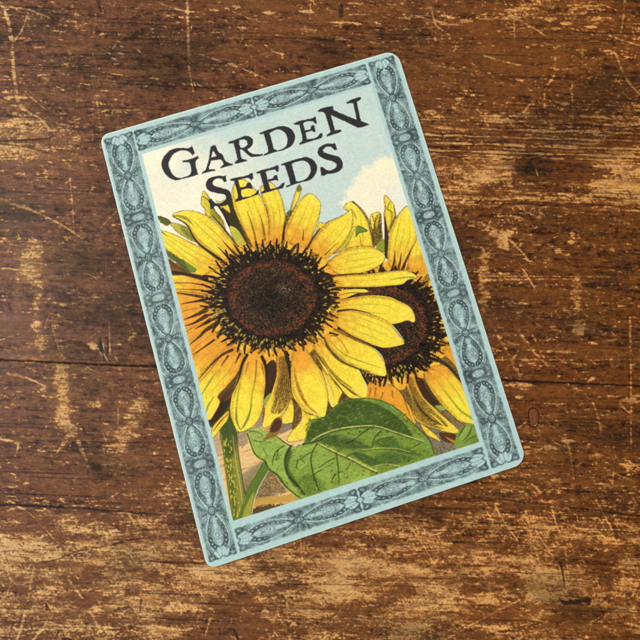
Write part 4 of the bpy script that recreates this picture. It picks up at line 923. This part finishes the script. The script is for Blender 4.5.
# knife lines, rubbed streaks
for q, w0, w1, v, b in (
 ([(1, 3), (9, 24), (12, 50), (14, 75), (17, 98), (23, 109)], 3.0, 3.0, 2.6, .75), ([(23, 109), (40, 119), (50, 131), (52, 139)], 2.2, 1.4, 2.2, .5), ([(2, 6), (26, 9), (50, 18)], 1.8, .8, 2.4, .4), ([(28, 13), (22, 30), (14, 41)], 1.6, 1, 2.2, .4),
 ([(187, -5), (188, 30), (189, 72)], 2.4, 2.0, 2.2, .6), ([(189, 70), (191, 80), (194, 95)], 1, .6, 2, .4), ([(103, 72), (127, 76)], 1.0, .8, 2.4, .2), ([(195, 53), (235, 66), (265, 78)], 1.0, .6, 2, .5), ([(265, 45), (273, 51), (283, 54)], 1.4, .8, 2.2, .3),
 ([(160, 3), (180, 10), (200, 12)], 1.2, .6, 2, .4), ([(311, 0), (310, 20)], 1.8, 1, 1.8, .5), ([(220, 5), (262, 22), (300, 14)], 1, .5, 1.4, .6), ([(-5, 198), (30, 210), (60, 224), (86, 241)], 2.6, 1.2, 2.2, .45), ([(70, 178), (73, 215), (74, 235)], 1.4, .8, 1.8, .5),
 ([(100, 228), (117, 211)], 1.6, .8, 1.8, .4), ([(-4, 268), (18, 270), (30, 276), (43, 290)], 1.8, .8, 2.4, .4), ([(25, 92), (46, 110)], 1.2, .6, 2, .4), ([(75, 120), (110, 110), (135, 111)], .8, .6, 1.8, .5), ([(97, 100), (101, 135)], 1, .6, 1.4, .5),
 ([(8, 374), (24, 377), (45, 386)], 2.8, 1.0, 2.4, .3), ([(-4, 438), (14, 442), (18, 446), (15, 456)], 2.2, 1.4, 2.2, .4), ([(52, 326), (59, 350)], .9, .9, 2, .3), ([(109, 322), (110, 354)], 1, 1, 2.2, .3), ([(118, 408), (118, 432)], 1, .6, 1.8, .4),
 ([(128, 320), (135, 334)], .8, .6, 1.8, .3), ([(0, 340), (30, 330)], 1, .5, 2, .4), ([(100, 330), (88, 340)], .8, .6, 1.6, .4), ([(8, 500), (30, 514), (55, 540)], 1.4, .8, 2, .4), ([(0, 537), (28, 550)], 1.6, 1, 2, .3), ([(128, 513), (136, 527)], 1.8, .8, 2.4, .2), ([(32, 624), (47, 622), (62, 626)], 1.2, .8, 2, .3),
 ([(24, 615), (20, 632), (12, 650)], 2, 2, 2.2, .4), ([(47, 622), (33, 640)], 1.8, 1.5, 2.4, .3), ([(34, 565), (28, 600)], 2, 1.6, 1.4, .6), ([(68, 580), (84, 600)], 2, 1.4, 1.4, .5), ([(92, 615), (102, 632)], 1.6, 1, 1.8, .4),
 ([(484, 55), (505, 62), (530, 66)], 1.8, .8, 2.2, .4), ([(625, -4), (624, 14), (621, 32)], 2.2, 1.2, 2, .4), ([(600, 50), (615, 53), (620, 66), (630, 84), (644, 98)], 2.2, 1.4, 1.9, .55), ([(610, 36), (640, 46)], 1.2, .8, 2, .4), ([(600, 4), (640, 18)], 1, .8, 1.6, .5), ([(520, 20), (540, 32), (560, 46)], 1.2, .8, 1.8, .5),
 ([(514, 18), (515, 46)], 1.2, .8, 1.4, .6), ([(554, 46), (555, 72), (545, 90), (545, 112)], 2.0, 2.0, 1.2, .6), ([(583, 44), (582, 66)], 2.4, 1.6, 1.1, .6), ([(572, 85), (573, 125)], 1, .6, 1.4, .5), ([(480, 116), (560, 116), (650, 117)], 1.2, 1.0, 1.7, .4), ([(400, 30), (440, 26), (500, 18), (600, 20)], 1.0, 2.0, 1.1, .7),
 ([(430, 120), (460, 102)], 1.2, .8, 1.6, .4), ([(355, 38), (380, 44)], 1, .6, 1.8, .5), ([(432, 10), (436, 25), (450, 35)], 1.2, .8, 1.8, .5), ([(510, 240), (520, 250), (532, 265)], 2.2, .8, 1.6, .4), ([(521, 266), (528, 277), (535, 289)], 1.4, .8, 2.6, .2), ([(536, 170), (538, 176)], 1, 1, 2.8, 0), ([(524, 112), (530, 104), (534, 105)], 2.4, 1, 2.6, .3),
 ([(630, 318), (631, 380), (631, 444)], 1.8, 1.4, 1.9, .5), ([(592, 400), (597, 414), (601, 432)], 1.4, 1.4, 1.8, .5), ([(518, 428), (526, 422)], 1.4, .8, 2, .3), ([(534, 424), (540, 432)], 1, .8, 1.8, .4), ([(560, 384), (568, 392)], 1.2, .8, 1.6, .4), ([(640, 395), (620, 402), (631, 414)], 3, 1.6, 1.6, .5),
 ([(519, 332), (536, 354), (548, 366)], 2.6, 1.2, 1.7, .5), ([(533, 335), (548, 366)], 2.0, 1, 1.4, .5), ([(495, 330), (520, 374)], 3, 1.2, 1.2, .6), ([(505, 340), (518, 350), (512, 362), (520, 376)], 2, 1.4, 1.2, .5), ([(540, 352), (570, 350)], 3, 1.4, 1.2, .6), ([(480, 290), (650, 276)], .5, .5, 1.0, .5), ([(480, 276), (650, 277)], .6, .8, 1.6, .4), ([(480, 280), (575, 279)], .8, .6, 1.6, .4),
 ([(480, 360), (560, 360), (650, 359)], .8, .7, 1.5, .5), ([(588, 382), (593, 378)], 2.4, 1.4, 2.2, .3), ([(563, 430), (570, 452), (574, 480)], 1.6, 1.0, 1.2, .6), ([(495, 506), (506, 525), (518, 541)], 1.8, .8, 1.9, .3), ([(552, 510), (558, 530)], 1.8, 1.0, 1.7, .4), ([(525, 510), (530, 530), (540, 565)], 1.6, 1.2, 1.3, .6), ([(535, 530), (552, 555)], 1.0, .8, 1.6, .4), ([(596, 500), (612, 530)], 1.6, 1, 1.5, .5),
 ([(532, 484), (540, 492)], 2, 1, 2, .3), ([(565, 550), (569, 580)], 2.0, 1.2, 1.3, .5), ([(626, 556), (634, 568)], 1.4, .8, 2, .3), ([(400, 515), (420, 540), (440, 575)], 1, .6, 1.4, .5), ([(395, 500), (410, 495), (424, 484)], 1, .6, 1.4, .5), ([(455, 590), (475, 574), (500, 560)], 1.2, .8, 1.4, .5), ([(445, 640), (480, 620), (520, 600)], 1.2, 1, 1.5, .4),
 ([(330, 570), (350, 590), (370, 610)], 1.4, .8, 1.5, .4), ([(300, 530), (304, 590)], 1, .8, 1.2, .6), ([(210, 620), (205, 636)], 2, 1.4, 2, .3), ([(232, 618), (229, 632)], 1, .6, 1.6, .4), ([(286, 596), (288, 610)], 1.4, .8, 1.8, .4)):
    addw(q, w0, w1, v, brk=b)
# worn grain bands on the upper right board
for y0, th_, v in ((98, 1.2, .5), (103, 1.0, .6), (110, 1.2, .7), (116, 1.2, .9), (122.5, 2.2, 1.2), (129.5, 2.4, 1.4), (137, 2.6, 1.4), (145, 3.0, 1.6), (152, 2.6, 1.5), (158, 2.0, 1.0), (192, 1.4, .8), (199, 3.0, .9), (206, 1.4, .8)):
    q = [(395+i*16, y0-(4 if y0 > 118 else 0)+i*.55+rng.normal(0, .5)) for i in range(18)]
    addw(q, th_, th_, v+.5, brk=.6, soft=.8)
for k in range(10):
    y0 = 122+k*3.9; q = [(395+i*16, y0-2+i*.5+rng.normal(0, .5)) for i in range(18)]
    addw(q, 1.3, 1.3, -2.2, brk=.5, soft=.6)
# chips that can be told apart
for x, y, L, t_ in ((38,75,9,1.5),(52,71,7,1.8),(35,48,6,1.4),(68,53,4,3),(84,84,12,1.4),(60,113,6,2),(99,110,11,2),(112,111,13,1.6),(76,119,4,2),(4,98,10,4),(2,92,7,3),(18,97,9,3),(59,125,6,1.6),(72,138,8,4),(20,198,6,2.6),(21,205,5,2.2),(84,217,17,1.4),(66,224,14,1.3),(44,191,4,2),(97,276,4,3),(59,304,7,3),(105,306,11,1.3),(124,305,8,1.6),(0,230,10,5),(5,407,11,1.3),(22,420,5,1.6),
  (30,66,8,1.3),(46,43,22,1.0),(60,40,14,1.0),(44,61,10,1.2),(54,88,7,1.5),(92,95,8,1.3),(120,110,8,2),(64,64,5,2),(96,118,8,1.5),(150,120,6,1.4),(205,10,14,2.5),(232,6,8,5),(240,28,5,4),(262,12,14,3),(210,33,10,1.5),(300,12,14,3),(330,22,30,1.6),(350,14,20,1.3),(336,40,14,1.5),(300,30,12,1.3),(425,8,10,3),(440,24,20,4),(460,20,12,3),(505,10,10,3),(512,18,8,4),(545,20,10,5),(552,28,8,4),(560,24,12,3),(585,26,12,3),(594,18,8,3),(540,44,12,1.6),(508,16,6,4),(598,32,10,1.3),
  (590,100,8,3),(560,104,10,3),(530,104,5,5),(450,108,14,4),(425,112,12,5),(440,128,40,3),(500,197,40,3),(545,197,60,3),(590,193,25,3),(560,211,30,2),(515,219,10,4),(570,234,5,4),(568,242,7,4),(592,245,6,3),(608,248,8,3),(524,275,4,3),(560,290,8,2),(590,270,10,1.5),(600,340,14,2),(585,344,12,2.5),(612,352,14,2.5),(556,352,20,3),(528,350,8,3),(505,344,14,3),(506,385,30,5),(520,389,12,4),(572,390,8,4),(515,397,8,3),(553,404,10,3),(622,400,18,6),(560,440,14,4),(540,447,16,5),(590,455,14,5),(510,452,20,4),(620,464,20,4)):
    for _ in range(2 if t_ > 2.5 else 1):
        yy = y+rng.normal(0, .4); addw([(x, yy), (x+L*.5, yy+L*.02+rng.normal(0, .4)), (x+L, yy+L*.04+rng.normal(0, .5))], .8, .5, rng.uniform(1.5, 2.3), wmid=t_, brk=.45, soft=.6)
# countless small marks
for k in range(900):
    x = rng.uniform(M0, M1); y = rng.uniform(M0, M1); L = rng.gamma(2.0, 4.5)
    th_ = rng.normal(.036, .12) if rng.random() < .5 else rng.uniform(0, math.pi)
    q = [(x, y), (x+L*.5*math.cos(th_), y+L*.5*math.sin(th_)), (x+L*math.cos(th_+rng.normal(0, .15)), y+L*math.sin(th_+rng.normal(0, .15)))]
    v = rng.uniform(.6, 2.2)*(1 if rng.random() < .86 else -1)
    addw(q, .3, .2, v, wmid=rng.uniform(.5, 1.3), brk=.4, soft=.35)
for k in range(1500):   # scuffs in the bare zone
    x = rng.uniform(M0, M1); y = rng.normal(585, 45) if k % 4 else rng.uniform(100, 220); L = rng.gamma(2.5, 3.2)
    if y > M1 or (k % 4 == 0 and x < 400): continue
    th_ = [rng.normal(-.5, .35), rng.normal(.5, .35), rng.normal(.04, .12), rng.normal(1.2, .3)][rng.integers(0, 4)]
    b_ = rng.normal(0, .18)
    q = [(x, y), (x+L*.5*math.cos(th_), y+L*.5*math.sin(th_)), (x+L*math.cos(th_+b_), y+L*math.sin(th_+b_))]
    addw(q, .2, .2, rng.uniform(.7, 1.9)*(1 if rng.random() < .6 else -1), wmid=rng.uniform(.5, 1.5), brk=.4, soft=.4)
for k in range(1000):   # long hair scratches
    x = rng.uniform(M0, M1); y = rng.uniform(M0, M1); L = rng.uniform(8, 46)
    th_ = [rng.normal(.04, .09), rng.normal(.35, .3), rng.normal(math.pi/2, .18), rng.uniform(0, math.pi)][rng.integers(0, 4)]
    if th_ > 1.2: L *= .6
    q = [(x, y), (x+L*.5*math.cos(th_), y+L*.5*math.sin(th_)+rng.normal(0, .6)), (x+L*math.cos(th_), y+L*math.sin(th_))]
    addw(q, .2, .2, rng.uniform(.7, 2.0), wmid=rng.uniform(.35, .8), brk=.55, soft=.3)
for k in range(420):   # chips
    x = rng.uniform(M0, M1); y = rng.uniform(M0, M1); L = rng.gamma(1.6, 1.6)
    addw([(x, y), (x+L, y+L*.05+rng.normal(0, .4))], rng.uniform(.4, 1), .4, rng.uniform(1.0, 2.8), wmid=rng.uniform(.8, 2.2), brk=.5, soft=.4)
wmi = wm.img[..., 0]
n_a = wnz(.42, 3.2, 111); n_b = wnz(.6, 1.3, 112); n_c = wnz(2.4, 10, 113); n_d = wnz(.33, .5, 114); n_e = wnz(.4, 2.6, 115, -.75); n_f = wnz(.4, 2.6, 116, 1.05); n_g = wnz(1.6, 36, 117); n_h = wnz(14, 24, 118)
scuff = np.maximum(n_e, n_f)-.56
z_ = sst(.22, .42, wb)
mixn = (1-z_)*(.62*n_a+.66*n_b+.30*n_c+.42*n_d+.35*scuff+.18*n_g) + z_*(.50*n_a+.52*n_b+.60*n_c+.42*n_d+.5*scuff+.2*n_g+.60*wnz(5, 13, 161, -.12))
mixn /= 1.12
# gaussian quantile
def probit(p):
    p = np.clip(p, .004, .996); t = np.sqrt(-2*np.log(np.minimum(p, 1-p)))
    z = t-(2.515517+.802853*t+.010328*t*t)/(1+1.432788*t+.189269*t*t+.001308*t**3)
    return np.where(p < .5, -z, z)
wq = wb*(.30+.50*sst(.2, .45, wb))
val = mixn + probit(wq)
lev = val + wmi*1.45 + .35*np.maximum(wmi, 0)
bare = np.clip(sst(-.40-.35*z_, 1.15+.25*z_, lev), 0, 1)
thin = sst(-1.7, .3, .55*lev+.75*(n_h*.6+n_c*.5)+.25*probit(wb)+.35*wnz(1.4, 3.4, 141)) + .55*np.clip(wmi*.7, 0, 1)
for bx_, by_, sx_, sy_, am in ((34, 275, 16, 34, .8), (36, 340, 18, 14, .7), (62, 398, 13, 30, .9), (128, 432, 20, 34, .8), (110, 375, 60, 10, .5), (25, 150, 50, 22, .5), (498, 245, 22, 18, .6), (620, 172, 50, 20, .6), (60, 552, 80, 24, .5), (380, 580, 90, 34, .7), (560, 590, 60, 28, .6), (150, 580, 80, 30, .5)):
    thin = thin + am*np.exp(-((XW-bx_)/sx_)**2-((YW-by_)/sy_)**2)*np.clip(.75+.35*n_c+.25*n_a, 0, 1.4)
thin = np.clip(thin, 0, 1.5)
fresh = sst(.8, 2.4, lev)                         # deepest wear shows pale fibre
# boards: seam and the long cracks (y of the line at x)
def ramp(pts):
    p = np.array(pts, float); return np.interp(XW, p[:, 0], p[:, 1])
seam = ramp([(-60, 357.5), (0, 360), (60, 362.5), (100, 364.7), (155, 366.4), (505, 380.4), (560, 382.5), (640, 386), (700, 388)])
dS = YW-seam + .25*n_b
crk1 = ramp([(-60, 504), (0, 505.5), (40, 506), (80, 508), (110, 511), (135, 511.5), (160, 515), (230, 520), (330, 532), (480, 496.5), (500, 498), (540, 504), (590, 510), (640, 516), (700, 520)])
dC = YW-crk1 + .5*n_b
crkA = (XW < 200) | (XW > 470)
crk2 = ramp([(-60, 566), (0, 565), (40, 562.5), (58, 558), (80, 551), (112, 546), (140, 539), (180, 534), (700, 480)])
dC2 = YW-crk2+.4*n_b
# colour of finish and of wood; the paler left has some window sheen painted in
XL = np.clip(XW/640, 0, 1)
fin_a = np.array([105, 67, 45.])[None, None]*(1-XL[..., None]) + np.array([98, 53, 17.])[None, None]*XL[..., None]
fin_d = np.array([62, 38, 27.])[None, None]*(1-XL[..., None]) + np.array([50, 26, 11.])[None, None]*XL[..., None]
fin_r = np.array([128, 84, 56.])[None, None]*(1-XL[..., None]) + np.array([126, 72, 24.])[None, None]*XL[..., None]
g = .35*n_c+.45*n_g+.40*wnz(.5, 6, 131)+.40*n_h+.35*wnz(.5, .8, 132)+.45*wnz(1.2, 1.6, 133)
col = fin_a + (fin_d-fin_a)*(sst(.0, 1.5, g)*.98)[..., None]
col = col + (fin_r-col)*(sst(.2, 2.0, -g+.2*n_b)*.8)[..., None]
wood_a = np.array([192, 146, 92.])[None, None]*(1-XL[..., None]) + np.array([190, 128, 64.])[None, None]*XL[..., None]
wood_b = np.array([222, 182, 124.])[None, None]*(1-XL[..., None]) + np.array([218, 162, 92.])[None, None]*XL[..., None]
thc = np.array([146, 102, 64.])[None, None]*(1-XL[..., None]) + np.array([142, 86, 36.])[None, None]*XL[..., None]
col = col + (thc-col)*(thin*.55)[..., None]
wcol = wood_a*(1+.10*n_a+.06*n_d+.07*scuff+.05*n_c)[..., None]
wcol = wcol + (wood_b-wcol)*(fresh*.8)[..., None]
wcol = wcol + (np.array([140, 92, 52.])-wcol)*(sst(.0, 1.8, -n_g*.5+wnz(1.5, 4, 151)*.7+.5*n_e)*.6)[..., None]
col = col + (wcol-col)*(bare*.93)[..., None]
# dark grain lines and pores
pore = sst(1.35, 2.1, wnz(.3, 2.6, 121))*.30
col *= (1-pore)[..., None]
gl = sst(1.3, 2.3, wnz(.4, 30, 122))*.36
col *= (1-gl)[..., None]
# grime: soft dark stains
col *= (1-.26*sst(.3, 2.0, n_h+.25*n_c))[..., None]
# dark scars, knots
wc.img = col
def scar(q, w0, w1, a=.85, c=(40, 26, 18), wmid=None, brk=.3, soft=.5): wc.stroke(q, w0, w1, c, a, soft=soft, wm=wmid, brk=brk)
scar([(-10, 505), (20, 505), (50, 507), (90, 509)], 1.6, 1.0, .8, wmid=3.0, soft=1.0); scar([(90, 509), (125, 512), (160, 515)], 1.2, .8, .7, wmid=1.6)
scar([(110, 546), (125, 541), (145, 538)], 1, .6, .85, wmid=2.2); scar([(40, 563), (58, 559), (75, 552), (108, 546)], .6, .6, .8, wmid=1.4)
scar([(47, 610), (46, 604), (50, 612)], 2, .8, .9); scar([(57, 635), (60, 630), (64, 636)], 2.6, 1.5, .7); scar([(141, 600), (140, 612)], 2.4, 1.2, .6)
scar([(100, 338), (101, 348), (104, 358)], 2.2, 1.6, .95, (36, 30, 26), wmid=4.4); scar([(107, 340), (108, 350), (104, 360)], 1.6, 1.2, .8, (40, 32, 26), wmid=2.2); scar([(84, 351), (98, 354), (90, 360)], 3, 2, .55, (42, 30, 24))
scar([(113, 51), (119, 42)], 1.6, .8, .95, (24, 18, 14)); scar([(107, 54), (115, 57)], 1.4, .8, .9, (26, 20, 16)); scar([(139, 52), (142, 57)], 1.2, 1, .9, (28, 20, 16)); scar([(118, 58), (130, 61)], 4, 2, .5, (62, 48, 40)); scar([(98, 0), (101, 12)], 4, 2, .6)
scar([(85, 239), (89, 241)], 2.4, 1.6, .9, (40, 34, 36)); scar([(0, 305), (4, 310)], 2, 1, .9); scar([(8, 303), (12, 310)], 1.6, 1, .8); scar([(341, 8), (341, 16)], 6, 4, .7)
scar([(560, 562), (563, 575), (565, 589)], 2.2, 1.0, .9); scar([(562, 602), (575, 603), (590, 599)], 1, 1, .9, wmid=3.0); scar([(555, 560), (562, 556)], 2, 1, .6); scar([(626, 590), (628, 620)], 2, 1, .45)
scar([(480, 497), (500, 498.5), (520, 502), (550, 505)], .8, .6, .8, wmid=1.5); scar([(580, 509), (610, 512), (645, 517)], .8, .8, .7, wmid=1.4); scar([(600, 575), (612, 578)], 6, 4, .4)
scar([(0, 144), (20, 146), (46, 152)], 1.2, .6, .8); scar([(0, 141), (24, 140), (50, 138), (52, 132)], 1.4, 1.2, .8, (50, 30, 20), wmid=2.0); scar([(75, 402), (86, 412)], 4, 3, .45, (60, 44, 34)); scar([(30, 206), (36, 209)], 1.6, .6, .7)
scar([(572, 325), (600, 332)], 8, 6, .35, (90, 66, 44)); scar([(497, 280), (500, 286)], 1.2, .8, .7); scar([(610, 30), (614, 38)], 1.8, 1, .7)
for a in range(4):   # rings of the knot at the bottom
    rr_ = 3+a*4.2
    q = [(231+rr_*1.0*math.cos(t), 632+rr_*1.25*math.sin(t)) for t in np.linspace(2.6+.2*a, 6.2-.2*a, 9)]
    scar(q, .5, .4, .55, (44, 28, 20), wmid=1.4)
scar([(224, 634), (233, 629), (238, 640)], 3, 3, .6, (44, 30, 22)); scar([(236, 634), (242, 646)], 1, 1, .7)
for q in ([(113, 49), (116, 45)], [(120, 46), (124, 47)], [(118, 53), (124, 54)], [(112, 58), (117, 60)], [(114, 64), (119, 64)], [(108, 53), (111, 54)], [(117, 41), (120, 42)], [(138, 50), (141, 53)], [(103, 343), (104, 350)], [(104, 354), (108, 362)], [(100, 352), (103, 356)], [(115, 357), (118, 361)]):
    wc.stroke(q, 1.2, .7, (170, 146, 112), .9, wm=1.8, brk=.2)
col = wc.img
# seam and cracks coloured as dark lines; their depth is set in the relief
grv = np.exp(-(dS/.75)**2)
grvc = np.exp(-(dC/.6)**2)*crkA*np.clip(.35+.4*n_g, 0, .8)
col = col*(1-.80*grv)[..., None]*(1-.6*grvc)[..., None]
edge_w = np.exp(-((dS-1.8)/1.0)**2)*sst(.2, 1.4, n_c+n_b*.4)*.5
col = col + (np.array([150, 104, 62.])-col)*edge_w[..., None]
col = np.clip(col*(1+.035*n_d+.03*wnz(.3, .3, 125))[..., None], 4, 250)
# relief (metres): worn places lie deeper, fibres stand up
hgt = -.00005*bare - .00002*fresh + .000005*n_a + .000004*n_d*(1+bare) - .0006*grv - .00018*grvc + .00004*n_h - .00002*pore
rough = .40 + .30*bare + .05*n_c*.5 + .04*n_d
rough = np.clip(rough, .26, .85)
# mesh: dense where the picture is, open spacing further out (the pattern is mirrored there)
dense = np.arange(-40, 680.01, .54)
outn = np.cumsum(np.geomspace(.6, 14, 90)); outn = outn[outn < 420]
ln = np.concatenate([(-40-outn)[::-1], dense, dense[-1]+outn])
gxp, gyp = np.meshgrid(ln, ln)
def refl(a):
    lo, hi = -46.0, 686.0; P = hi-lo; b = np.mod(a-lo, 2*P); return lo + np.where(b > P, 2*P-b, b)
def ws(img, x, y):
    j = np.clip((x-M0)*SW-.5, 0, wc.w-1.001); i = np.clip((y-M0)*SW-.5, 0, wc.h-1.001)
    i0 = i.astype(np.int32); j0 = j.astype(np.int32); fi = i-i0; fj = j-j0
    if img.ndim == 3: fi = fi[..., None]; fj = fj[..., None]
    return img[i0, j0]*(1-fi)*(1-fj)+img[i0+1, j0]*fi*(1-fj)+img[i0, j0+1]*(1-fi)*fj+img[i0+1, j0+1]*fi*fj
rx_, ry_ = refl(gxp), refl(gyp)
tone = np.concatenate([lin(ws(col, rx_, ry_))*ALB, ws(rough, rx_, ry_)[..., None]], -1).reshape(-1, 4)
zz = ws(hgt, rx_, ry_).ravel()
Pw = plan2world(gxp.ravel(), gyp.ravel(), -.0003); Pw[:, 2] += zz
# sink the wood a little under the sign so that nothing pokes through
wood = col_material('worn_varnished_wood', .5, .07, .03, spec=.09, scale=2200, rough_attr=True)
table = grid_mesh('tabletop', Pw, quads(len(ln), len(ln)).reshape(-1, 4), tone, wood)
table['kind'] = 'structure'; table['label'] = 'dark brown wooden table top of wide boards with worn and scratched varnish'

# oval wooden peg in the board beside the sign
def peg(px, py, ax_, ay_):
    bmx = bmesh.new(); n = 28; prof = [(1.25, -.0004), (1.15, .00006), (1.05, .00004), (.98, -.0003), (.88, .00002), (.72, .00028), (.4, .00034), (0, .00034)]
    ring_ = []
    o = plan2world(np.array(px), np.array(py), -.0003)
    for f, z in prof:
        if f == 0: ring_.append([bmx.verts.new((0, 0, z))]); continue
        row = []
        for k in range(n):
            th = 2*math.pi*k/n; sq = (1+.05*math.sin(3*th+1)+.03*math.sin(5*th))/(abs(math.cos(th))**3.2+abs(math.sin(th))**3.2)**(1/3.2)
            row.append(bmx.verts.new((ax_*f*sq*math.cos(th)*UNIT, ay_*f*sq*math.sin(th)*UNIT, z)))
        ring_.append(row)
    for a, b in zip(ring_, ring_[1:]):
        for k in range(n):
            if len(b) == 1: bmx.faces.new((a[k], a[(k+1) % n], b[0]))
            else: bmx.faces.new((a[k], a[(k+1) % n], b[(k+1) % n], b[k]))
    for k, f in enumerate(bmx.faces): f.smooth = True; f.material_index = 0 if k >= n*3.5 else 1
    me = bpy.data.meshes.new('wooden_peg'); bmx.to_mesh(me); bmx.free()
    me.materials.append(plain_material('peg_wood', (112, 68, 42), .75, spec=.08, noise=.5, scale=1600)); me.materials.append(plain_material('peg_gap', (40, 25, 16), .8, spec=.05, noise=.2, scale=900))
    ob = bpy.data.objects.new('wooden_peg', me); C.objects.link(ob); ob.location = Vector(o); ob.parent = table
peg(533.6, 417.5, 4.6, 8.3)

# ================================================================== camera, light
cam = bpy.data.cameras.new('camera'); co = bpy.data.objects.new('camera', cam); C.objects.link(co)
cam.sensor_fit = 'HORIZONTAL'; cam.sensor_width = 36; cam.lens = 36*FPX/PX; cam.clip_start = .01; cam.clip_end = 50
Rb = Rwc @ np.diag([1, -1, -1.0])               # blender camera looks down -z, y up
Mx = Matrix([[*Rb[0], CAMW[0]], [*Rb[1], CAMW[1]], [*Rb[2], CAMW[2]], [0, 0, 0, 1]])
co.matrix_world = Mx
sc = bpy.context.scene; sc.camera = co
def lamp(name, loc, size, sy, power, color, aim=(0, 0, 0)):
    l = bpy.data.lights.new(name, 'AREA'); l.shape = 'RECTANGLE'; l.size = size; l.size_y = sy; l.energy = power; l.color = color
    o = bpy.data.objects.new(name, l); C.objects.link(o); o.location = loc
    o.rotation_euler = (Vector(aim)-Vector(loc)).to_track_quat('-Z', 'Y').to_euler(); return o
lamp('window_light', (-1.7, .55, 2.6), 1.0, 1.0, 87, (1.0, .985, .96))
w = bpy.data.worlds.new('World'); sc.world = w; w.use_nodes = True
bgn = w.node_tree.nodes['Background']; bgn.inputs[0].default_value = (.985, .985, .98, 1); bgn.inputs[1].default_value = .585
sc.view_settings.view_transform = 'Standard'; sc.view_settings.look = 'None'; sc.view_settings.exposure = 0; sc.view_settings.gamma = 1
